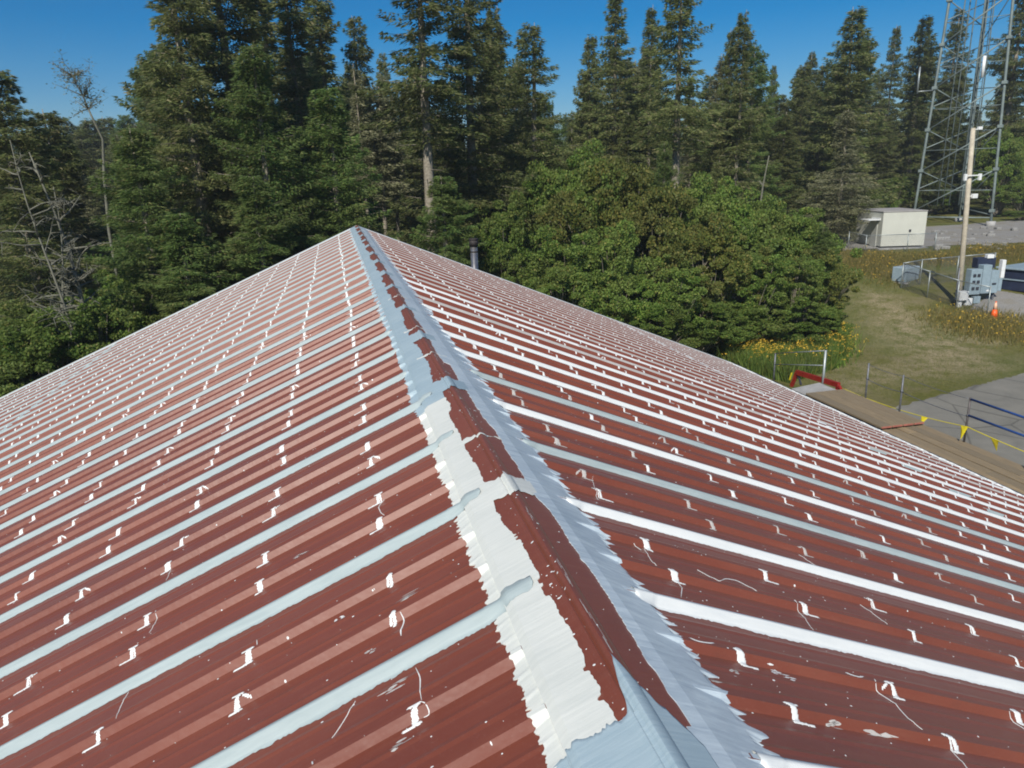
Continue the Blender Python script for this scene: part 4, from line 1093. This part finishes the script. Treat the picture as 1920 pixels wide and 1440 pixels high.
# prominent ones, left to right
T = [('big_b', -8, 125, 44, 'dark spruce at the left picture edge, its pointed top against the sky', 1.25),
     ('cone', 84, 205, 50, 'smaller dark spruce right of the one at the left picture edge', 1.15),
     ('big_a', 300, -190, 39, 'huge shaggy spruce, left one of the massive pair behind the roof', 1.05),
     ('big_b', 385, -260, 42, 'huge spruce, right one of the massive pair behind the roof', 1.1),
     ('green', 250, 240, 34, 'bushy green spruce low in front of the massive left spruce', 1.15),
     ('green', 470, 85, 36, 'bright green bushy spruce directly right of the massive pair', 1.0),
     ('green', 610, 165, 37, 'green spruce standing closest behind the left roof edge near the peak', 1.1),
     ('tall_c', 535, -70, 48, 'tall spruce behind the green bushy spruces, top above the picture', 1.1),
     ('tall_a', 665, 28, 58, 'spruce with a thin pointed top in the gap left of the pale trunk', .95),
     ('bare_wide', 772, -210, 40, 'tall spruce with a long pale bare trunk behind the roof peak', 1.0),
     ('big_a', 862, -200, 46, 'broad dark spruce right of the pale trunk, boughs reaching right', .95),
     ('bare_wide', 994, 42, 49, 'spruce with layered boughs left of the open patch of sky', 1.05),
     ('cone', 1108, 64, 66, 'narrow pointed spruce right of the open patch of sky', .8),
     ('tall_b', 1155, -18, 62, 'thin ragged spruce just right of the narrow pointed one', 1.1),
     ('tall_b', 1221, 8, 63, 'club-topped thin spruce in the middle of the tree line', .9),
     ('bare_wide', 1278, -60, 52, 'tall thin spruce with a bare lower trunk left of the small sky gap', 1.05),
     ('tall_c', 1395, 18, 60, 'double-tipped grey spruce at the left side of the sky gap', .8),
     ('tall_b', 1372, 52, 61, 'spruce top close beside the double-tipped grey spruce', .7),
     ('cone', 1452, 120, 110, 'tiny far spruce spire standing in the sky gap', .45),
     ('cone', 1510, 120, 88, 'dark rounded spruce at the right side of the sky gap', 1.0),
     ('cone', 1548, 118, 84, 'second dark spruce at the right side of the sky gap', .9),
     ('cone', 1608, 12, 80, 'broad cone-shaped spruce with the highest tip right of the sky gap', 1.25),
     ('tall_b', 1682, 46, 104, 'thin spruce between the broad cone-shaped one and the tower', .9),
     ('cone', 1738, 28, 108, 'dense dark spruce just left of the lattice tower', 1.1),
     ('tall_a', 1800, 14, 122, 'spruce showing through the lattice tower legs', 1.1),
     ('tall_c', 1935, -90, 112, 'tall spruce at the right picture edge behind the tower', 1.15),
     ('tall_c', 590, -40, 55, 'tall spruce filling the tree line left of the thin pointed top', 1.1),
     ('tall_c', 470, -120, 50, 'tall spruce behind the bright green bushy spruce', 1.15),
     ('tall_c', 925, 10, 58, 'spruce right behind the boughs of the broad dark spruce', 1.0),
     ('green', 1248, 268, 47, 'small green spruce poking out of the alder hedge left of the bare trunk', .6),
     ('cone', 1345, 300, 48, 'dark spruce tip poking out of the alder hedge right of the bare trunk', .55),
     ('tall_b', 1070, 240, 52, 'slim spruce rising out of the hedge below the open sky patch', .7),
     ('lichen', 1590, 205, 71, 'pale grey-green lichened spruce left of the shed', .95),
     ('bare_slim', 700, 150, 48, 'slender grey trunk with a thin crown behind the roof peak', 1.0),
     ('bare_slim', 727, 175, 49, 'slender grey trunk right beside another behind the roof peak', .9),
     ('bare_slim', 668, 120, 47, 'slender pale trunk left of the two slender grey ones behind the roof peak', .8),
     ('tall_b', 1180, 210, 60, 'shorter spruce rising from behind the alder bushes', 1.1),
     ('green', 1195, 175, 66, 'deep green young spruce above the middle of the alder bushes', .8),
     ('green', 1340, 195, 62, 'green young spruce right of the tall bare-trunked spruce', .7),
     ('cone', 1470, 210, 72, 'dark low spruce below the sky gap', 1.1),
     ('cone', 1655, 215, 100, 'dark green spruce behind the shed roof', 1.2),
     ('green', 1545, 425, 44, 'young spruce ending the alder hedge on the right', .75),
     ('green', 830, 330, 38, 'low spruce with sweeping boughs behind the vent stack', 1.1),
     ('green', 470, 330, 33, 'low spruce bough mass right above the left roof edge', 1.2),
     ('green', 330, 400, 32, 'small dense spruce close above the left roof edge', 1.3)]
for kind, px, yt, D, lab, wd in T: tree(kind, px, yt, D, lab, None, wd)
# the forest behind them
def zone(px):
    for lim, lab, grp in ((200, 'forest spruce in the second row at the far left, left of the massive pair', 'background spruces at the far left'),
                          (640, 'forest spruce behind the massive pair and the bushy green spruces', 'background spruces behind the massive pair'),
                          (1060, 'forest spruce behind the roof peak and the broad dark spruce', 'background spruces behind the roof peak'),
                          (1440, 'forest spruce behind the alder hedge, left of the sky gap', 'background spruces behind the hedge'),
                          (1690, 'forest spruce behind the shed, between the sky gap and the tower', 'background spruces behind the shed'),
                          (9999, 'forest spruce behind the lattice tower at the right edge', 'background spruces behind the tower')):
        if px < lim: return lab, grp
cnt = 0
for i in range(190):
    px = R.uniform(-260, 2200); D = R.uniform(66, 125)
    if px > 1500: D = R.uniform(108, 150)
    kind = R.choice(('tall_a', 'tall_b', 'tall_c', 'cone', 'tall_c', 'slim', 'green'))
    # tops follow the tree line of the photograph: lower at the two gaps
    yt = R.uniform(70, 240)
    if 1030 < px < 1075 or 1010 < px < 1090: yt = R.uniform(170, 240)
    if 1425 < px < 1500: yt = R.uniform(165, 250)
    if px < 260: yt = R.uniform(250, 330)
    tree(kind, px, yt, D, *zone(px), R.uniform(.8, 1.2))
for i in range(95):
    px = R.uniform(-300, 2150); D = R.uniform(100, 135) + (25 if px > 1500 else 0)
    tree(R.choice(('cone', 'green', 'cone')), px, R.uniform(215, 262), D, *zone(px), R.uniform(1.5, 2.0))

# broad-leaved bushes
def leafy(seed, rad, H, nclump, nleaf, leaf, mats, flat=1.0):
    r = np.random.default_rng(seed); P = []; tb = MB(); cl = []
    for i in range(nclump):
        a = r.uniform(0, 6.283); el = math.acos(r.uniform(-.25, 1.0)); q = r.uniform(.45, 1.0)**.6
        wob = (1+.26*math.sin(3*a+seed)+.2*math.sin(5*el+seed*2)+.14*math.sin(7*a+4*el))*r.uniform(.85, 1.18)
        c = np.array([rad*q*wob*math.sin(el)*math.cos(a), rad*q*wob*math.sin(el)*math.sin(a), H*.46+H*.50*q*math.cos(el)*(.9+.2*r.random())]); cl.append(c)
    for c in cl:
        m = int(nleaf*r.uniform(.6, 1.3)); s = r.uniform(.14, .55)*rad*.42
        o = r.normal(size=(m, 3)); o /= np.linalg.norm(o, axis=1)[:, None]; o *= (r.uniform(.3, 1, m)**.5*s)[:, None]; o[:, 2] *= .65
        p = c+o; d1 = r.normal(size=(m, 3)); d1[:, 2] -= .3; d1 /= np.linalg.norm(d1, axis=1)[:, None]
        d2 = np.cross(d1, r.normal(size=(m, 3))); d2 /= np.linalg.norm(d2, axis=1)[:, None]; ln = r.uniform(.7, 1.3, m)*leaf
        P.append(np.stack([p-d1*ln[:, None]*.5, p+d2*ln[:, None]*.34, p+d1*ln[:, None]*.5, p-d2*ln[:, None]*.34], 1).reshape(-1, 3))
    V = np.concatenate(P); F_ = np.arange(len(V)).reshape(-1, 4)
    for c in cl[::3]:
        tb.tube([(c[0]*.08, c[1]*.08, 0), (c[0]*.5, c[1]*.5, c[2]*.55), tuple(c)], [.05, .03, .01], 4, 0, False)
    return mesh('foliage', V, F_, mats), mesh('stems', tb.v, tb.f, [M_TRUNK], None, True)
LF = {'a': leafy(21, 2.9, 7.0, 200, 300, .13, [M_LEAF]), 'b': leafy(22, 2.6, 7.0, 190, 290, .12, [M_LEAF]), 'c': leafy(23, 2.8, 7.0, 190, 280, .125, [M_LEAFY]), 'd': leafy(24, 2.4, 7.0, 160, 260, .115, [M_LEAF])}
def bush(kind, px, ytop, D, label, group=None, wide=1.0):
    P = at_dist(px, ytop, D); g0 = gz(P[0], P[1]); s = (P[2]-g0)/7.0; crown, stem = LF[kind]
    e = empty('alder_bush', (P[0], P[1], g0), R.uniform(0, 6.28)); e.scale = (s**.4*wide*.95, s**.4*wide*.95, s*1.07); tag(e, label, 'bush', group)
    obj('foliage', crown, e); obj('stems', stem, e)
for kind, px, yt, D, lab, wd in (
    ('b', 945, 378, 42, 'dark green alder bush at the left end of the hedge behind the vent stack', .9),
    ('a', 1020, 325, 47, 'rounded light green alder bush below the spruce left of the open patch of sky', 1.0),
    ('a', 1095, 290, 46, 'tallest bright green alder bush in the middle of the hedge', 1.05),
    ('c', 1165, 305, 44, 'brownish-green alder bush right of the tallest bright one', 1.05),
    ('c', 1235, 355, 41, 'yellowing alder bush standing forward in the hedge middle', 1.0),
    ('b', 1150, 430, 37, 'low alder bush directly behind the right roof edge', 1.0),
    ('b', 1060, 440, 36, 'low dark alder bush behind the right roof edge near the vent stack', 1.0),
    ('a', 1310, 345, 46, 'green alder bush under the tall bare trunk', 1.0),
    ('b', 1375, 350, 46, 'green alder bush right of the one under the bare trunk', 1.0),
    ('c', 1330, 430, 41, 'olive alder bush in the lower front of the hedge', 1.1),
    ('a', 1430, 385, 46, 'green alder bush left of the grey snag', 1.0),
    ('b', 1490, 390, 46, 'green alder bush nearly at the right end of the hedge', .95),
    ('d', 1410, 470, 41, 'small alder bush low in the front right of the hedge', 1.05),
    ('d', 1490, 480, 41.5, 'small dark alder bush below the right end of the hedge', 1.05),
    ('d', 1255, 485, 38, 'small green alder bush low behind the middle of the right roof edge', 1.05),
    ('c', 1535, 470, 44, 'rounded bush closing the hedge next to the grass track', .8),
    ('d', 1235, 560, 36.5, 'low leafy bush just beyond the right roof edge, left of the goldenrod', 1.2),
    ('d', 1310, 558, 38.5, 'low leafy bush filling the foot of the hedge left of the goldenrod', 1.4),
    ('b', 1390, 562, 40, 'low leafy bush filling the foot of the hedge behind the goldenrod', 1.4),
    ('d', 1465, 566, 41, 'low leafy bush at the foot of the hedge above the thickest goldenrod', 1.4),
    ('d', 1532, 570, 42.5, 'low leafy bush at the hedge foot beside the grass track', 1.2),
    ('b', 60, 585, 30, 'bright green shrub at the foot of the dead trees on the left', 1.1),
    ('d', 150, 560, 31, 'green shrub between the dead trees and the left roof edge', 1.0),
    ('a', -30, 600, 32, 'green shrub at the left picture edge above the roof', 1.1),
    ('d', 215, 520, 33, 'shrub under the massive left spruce', 1.0),
    ('d', 1672, 330, 100, 'green bush behind the shed roof', 1.3),
    ('a', 1745, 350, 112, 'broad green bush behind the foot of the tower', 1.2),
    ('a', 1640, 370, 80, 'leafy bush left behind the shed', .9),
    ('a', 1890, 250, 108, 'tall light green leafy tree right of the tower', 1.0),
    ('b', 1930, 330, 106, 'leafy tree at the right picture edge beyond the tower', 1.3),
    ('d', 1915, 395, 100, 'low bright green bank of shrubs at the right picture edge', 1.6)):
    bush(kind, px, yt, D, lab, None, wd)

# dead trees
def dead_tree(name, label, px, ybase, ytop, D, seed, r0, nb, spread, lean=0.0, z0=None):
    r = random.Random(seed); P = at_dist(px, ytop, D); Pb = at_dist(px, ybase, D); g0 = 0.0; H = P[2]-g0
    e = empty(name, (P[0], P[1], g0)); tag(e, label, 'dead tree')
    def path(u): return Vector((rv.x*lean*(u-1)*H*.12+.15*math.sin(u*7+seed), rv.y*lean*(u-1)*H*.12+.12*math.sin(u*5+seed*2), H*u))
    mb = MB(); mb.tube([path(u) for u in np.linspace(0, 1, 12)], [r0*(1-u*.85) for u in np.linspace(0, 1, 12)], 8); mb.build('trunk', M_DEAD, e, True)
    for i in range(nb):
        u = r.uniform(.30, .97); p = path(u); a = r.uniform(0, 6.28); l = spread*r.uniform(.35, 1)*(1.15-u*.6); d = Vector((math.cos(a), math.sin(a), r.uniform(.0, .6)))
        pts = [p]; q = p.copy(); dd = d.normalized()
        for k in range(5): dd = (dd+Vector((r.uniform(-.35, .35), r.uniform(-.35, .35), r.uniform(-.2, .25)))).normalized(); q = q+dd*l/5; pts.append(q.copy())
        mb = MB(); mb.tube(pts, [r0*.32*(1-k/6)+.006 for k in range(6)], 5, 0)
        for k in range(7):
            s = pts[r.randrange(2, 6)]; d2 = Vector((r.uniform(-1, 1), r.uniform(-1, 1), r.uniform(-.6, .8))).normalized(); mb.tube([s, s+d2*l*.2, s+d2*l*.36+Vector((0, 0, -.05))], [.014, .009, .004], 4)
        mb.build('limb', M_DEAD, e, True)
dead_tree('dead_tree', 'bleached dead tree leaning left at the left edge, thick split trunk and bare limbs', 62, 600, 285, 31, 3, .13, 26, 2.2, -1.0)
dead_tree('dead_tree', 'thin bleached dead tree with forked bare limbs left of the thick one', 22, 600, 262, 30, 5, .075, 18, 2.4, -.8)
dead_tree('dead_tree', 'short bleached dead trunk with tangled twigs right of the thick one', 92, 600, 350, 30.5, 8, .085, 34, 1.7, .5)
def crooked(label, pix, D, seed, r0):
    r = random.Random(seed); P = [vec(at_dist(x, y, D)) for x, y in pix]; b0 = Vector((P[0].x, P[0].y, 0)); e = empty('dead_tree', b0); tag(e, label, 'dead tree')
    P = [b0]+P; P = [p-b0+Vector((0, r.uniform(-.3, .3)*(i > 0), 0)) for i, p in enumerate(P)]
    mb = MB(); mb.tube(P, [r0*(1-.85*i/(len(P)-1)) for i in range(len(P))], 7); mb.build('trunk', M_DEAD, e, True); V_ = []
    for i in range(30):
        k = r.randrange(len(P)-4, len(P)); p = P[k]; l = r.uniform(.35, 1.15); d = Vector((r.uniform(-1, 1), r.uniform(-1, 1), r.uniform(-.2, .9))).normalized(); q = [p]
        for j in range(4): d = (d+Vector((r.uniform(-.5, .5), r.uniform(-.5, .5), r.uniform(-.3, .4)))).normalized(); q.append(q[-1]+d*l/4)
        mb = MB(); mb.tube(q, [.028, .02, .014, .009, .004], 4)
        for j in range(8):
            s_ = q[r.randrange(1, 5)]; mb.tube([s_, s_+Vector((r.uniform(-.25, .25), r.uniform(-.25, .25), r.uniform(-.1, .25)))], [.008, .003], 3)
        mb.build('limb', M_DEAD, e, True)
        for j in range(26):
            c = q[r.randrange(1, 5)]+Vector((r.gauss(0, .13), r.gauss(0, .13), r.gauss(0, .11))); V_ += [tuple(c), tuple(c+Vector((r.uniform(-.09, .09), r.uniform(-.09, .09), r.uniform(-.06, .06)))), tuple(c+Vector((r.uniform(-.09, .09), r.uniform(-.09, .09), r.uniform(-.06, .06))))]
    tag(obj('sparse_lichen', mesh('sparse_lichen', V_, np.arange(len(V_)).reshape(-1, 3), [M_LICHEN]), e), kind='stuff')
crooked('bare crooked grey tree sticking up against the sky left of the massive spruce', [(205, 430), (198, 330), (190, 260), (182, 232), (166, 205), (152, 178), (146, 158), (136, 142)], 37, 9, .075)
dead_tree('tree_snag', 'broken grey snag standing above the right part of the alder hedge', 1440, 400, 292, 50, 12, .17, 3, .8, .3)

# grass, weeds and goldenrod
def in_poly(p, poly):
    x, y = p; c = False; n = len(poly); j = n-1
    for i in range(n):
        xi, yi = poly[i]; xj, yj = poly[j]
        if (yi > y) != (yj > y) and x < (xj-xi)*(y-yi)/(yj-yi)+xi: c = not c
        j = i
    return c
def blades(name, polys_px, count, h0, h1, w, mats, label, tip=None, seed=0, clump=None, soft=0.0):
    """scatter of thin blades inside ground areas; polygons are given by the points of the photograph they stand at"""
    r = np.random.default_rng(seed); V_, F_, Mi = [], [], []
    for poly in polys_px:
        gp = [at_ground(*q)[:2] for q in poly]; xs = [q[0] for q in gp]; ys = [q[1] for q in gp]
        nn = 0; tries = 0; want = count//len(polys_px); cl = [(r.uniform(min(xs), max(xs)), r.uniform(min(ys), max(ys))) for _ in range(clump or 1)]
        while nn < want and tries < want*8:
            tries += 1
            if clump: cx, cy_ = cl[r.integers(0, clump)]; x, y = cx+r.normal()*.55, cy_+r.normal()*.55
            else: x, y = r.uniform(min(xs), max(xs)), r.uniform(min(ys), max(ys))
            if not in_poly((x, y), gp): continue
            if soft: x += r.normal()*soft; y += r.normal()*soft
            z = gz(x, y); h = r.uniform(h0, h1); a = r.uniform(0, 3.14); ww = w*r.uniform(.6, 1.4); lx, ly = r.normal()*h*.25, r.normal()*h*.25; b = len(V_)
            dx, dy = math.cos(a)*ww, math.sin(a)*ww
            V_ += [(x-dx, y-dy, z), (x+dx, y+dy, z), (x+lx, y+ly, z+h)]; F_.append((b, b+1, b+2)); Mi.append(0)
            if tip and r.random() < tip[0]:
                for q in range(tip[2]):
                    c = np.array([x+lx, y+ly, z+h])+r.normal(size=3)*np.array([tip[1], tip[1], tip[1]*.6]); d1 = r.normal(size=3)*tip[1]*.7; d2 = r.normal(size=3)*tip[1]*.7; b = len(V_)
                    V_ += [tuple(c), tuple(c+d1), tuple(c+d2)]; F_.append((b, b+1, b+2)); Mi.append(1)
            nn += 1
    o = obj(name, mesh(name, V_, np.array(F_), mats, Mi)); tag(o, label, 'plants', kind='stuff')
blades('grass', [[(1575, 480), (1680, 480), (1700, 560), (1800, 600), (1925, 640), (1925, 700), (1660, 750), (1500, 700), (1570, 640)]], 15000, .03, .09, .014, [M_GRASS], 'short patchy grass on the slope right of the hedge', seed=5)
blades('weeds', [[(1560, 472), (1740, 478), (1925, 458), (1925, 492), (1700, 500), (1680, 545), (1600, 500)]], 20000, .10, .34, .022, [M_WEED, M_GOLD], 'tall brown and yellow weeds between the shed and the compound', tip=(.03, .05, 2), seed=6, clump=140, soft=.8)
blades('weeds', [[(1770, 585), (1925, 605), (1925, 640), (1850, 632), (1780, 615)]], 9000, .12, .38, .022, [M_WEED, M_GOLD], 'rusty weeds around the traffic cone', tip=(.05, .05, 2), seed=7, clump=60, soft=.8)
blades('weeds', [[(1270, 640), (1290, 600), (1560, 600), (1592, 660), (1575, 690), (1480, 720), (1400, 700)]], 30000, .4, 1.1, .035, [M_LEAF, M_GOLD], 'leafy green weeds below the hedge', seed=8)
blades('goldenrod', [[(1380, 655), (1500, 618), (1590, 632), (1592, 668), (1565, 690), (1440, 700)], [(1290, 640), (1400, 628), (1470, 650), (1450, 700), (1380, 690)]], 6400, .25, 1.1, .03, [M_LEAF, M_GOLD], 'yellow goldenrod blooming below the hedge', tip=(.34, .06, 5), seed=9, clump=42, soft=.35)

# thin haze volume added to lift the dark tones of the far trees
hb = MB(); hb.box((0, 0, 0), (1, 1, 1)); hz = bpy.data.materials.new('added_haze'); hz.use_nodes = True; hn = hz.node_tree.nodes
hn.remove(hn['Principled BSDF']); pv = hn.new('ShaderNodeVolumePrincipled'); pv.inputs['Color'].default_value = (.86, .93, 1.0, 1); pv.inputs['Density'].default_value = .0006; pv.inputs['Anisotropy'].default_value = .2
hz.node_tree.links.new(pv.outputs[0], hn['Material Output'].inputs['Volume'])
ho = hb.build('haze', hz); ho.location = (0, 540, 27.5); ho.scale = (1900, 1760, 62); tag(ho, 'thin haze added to lift the dark tones of the trees', kind='stuff')
# render
sc = bpy.context.scene
sc.render.engine = 'CYCLES'
sc.cycles.filter_width = 1.9
sc.render.resolution_x = 1024; sc.render.resolution_y = 768
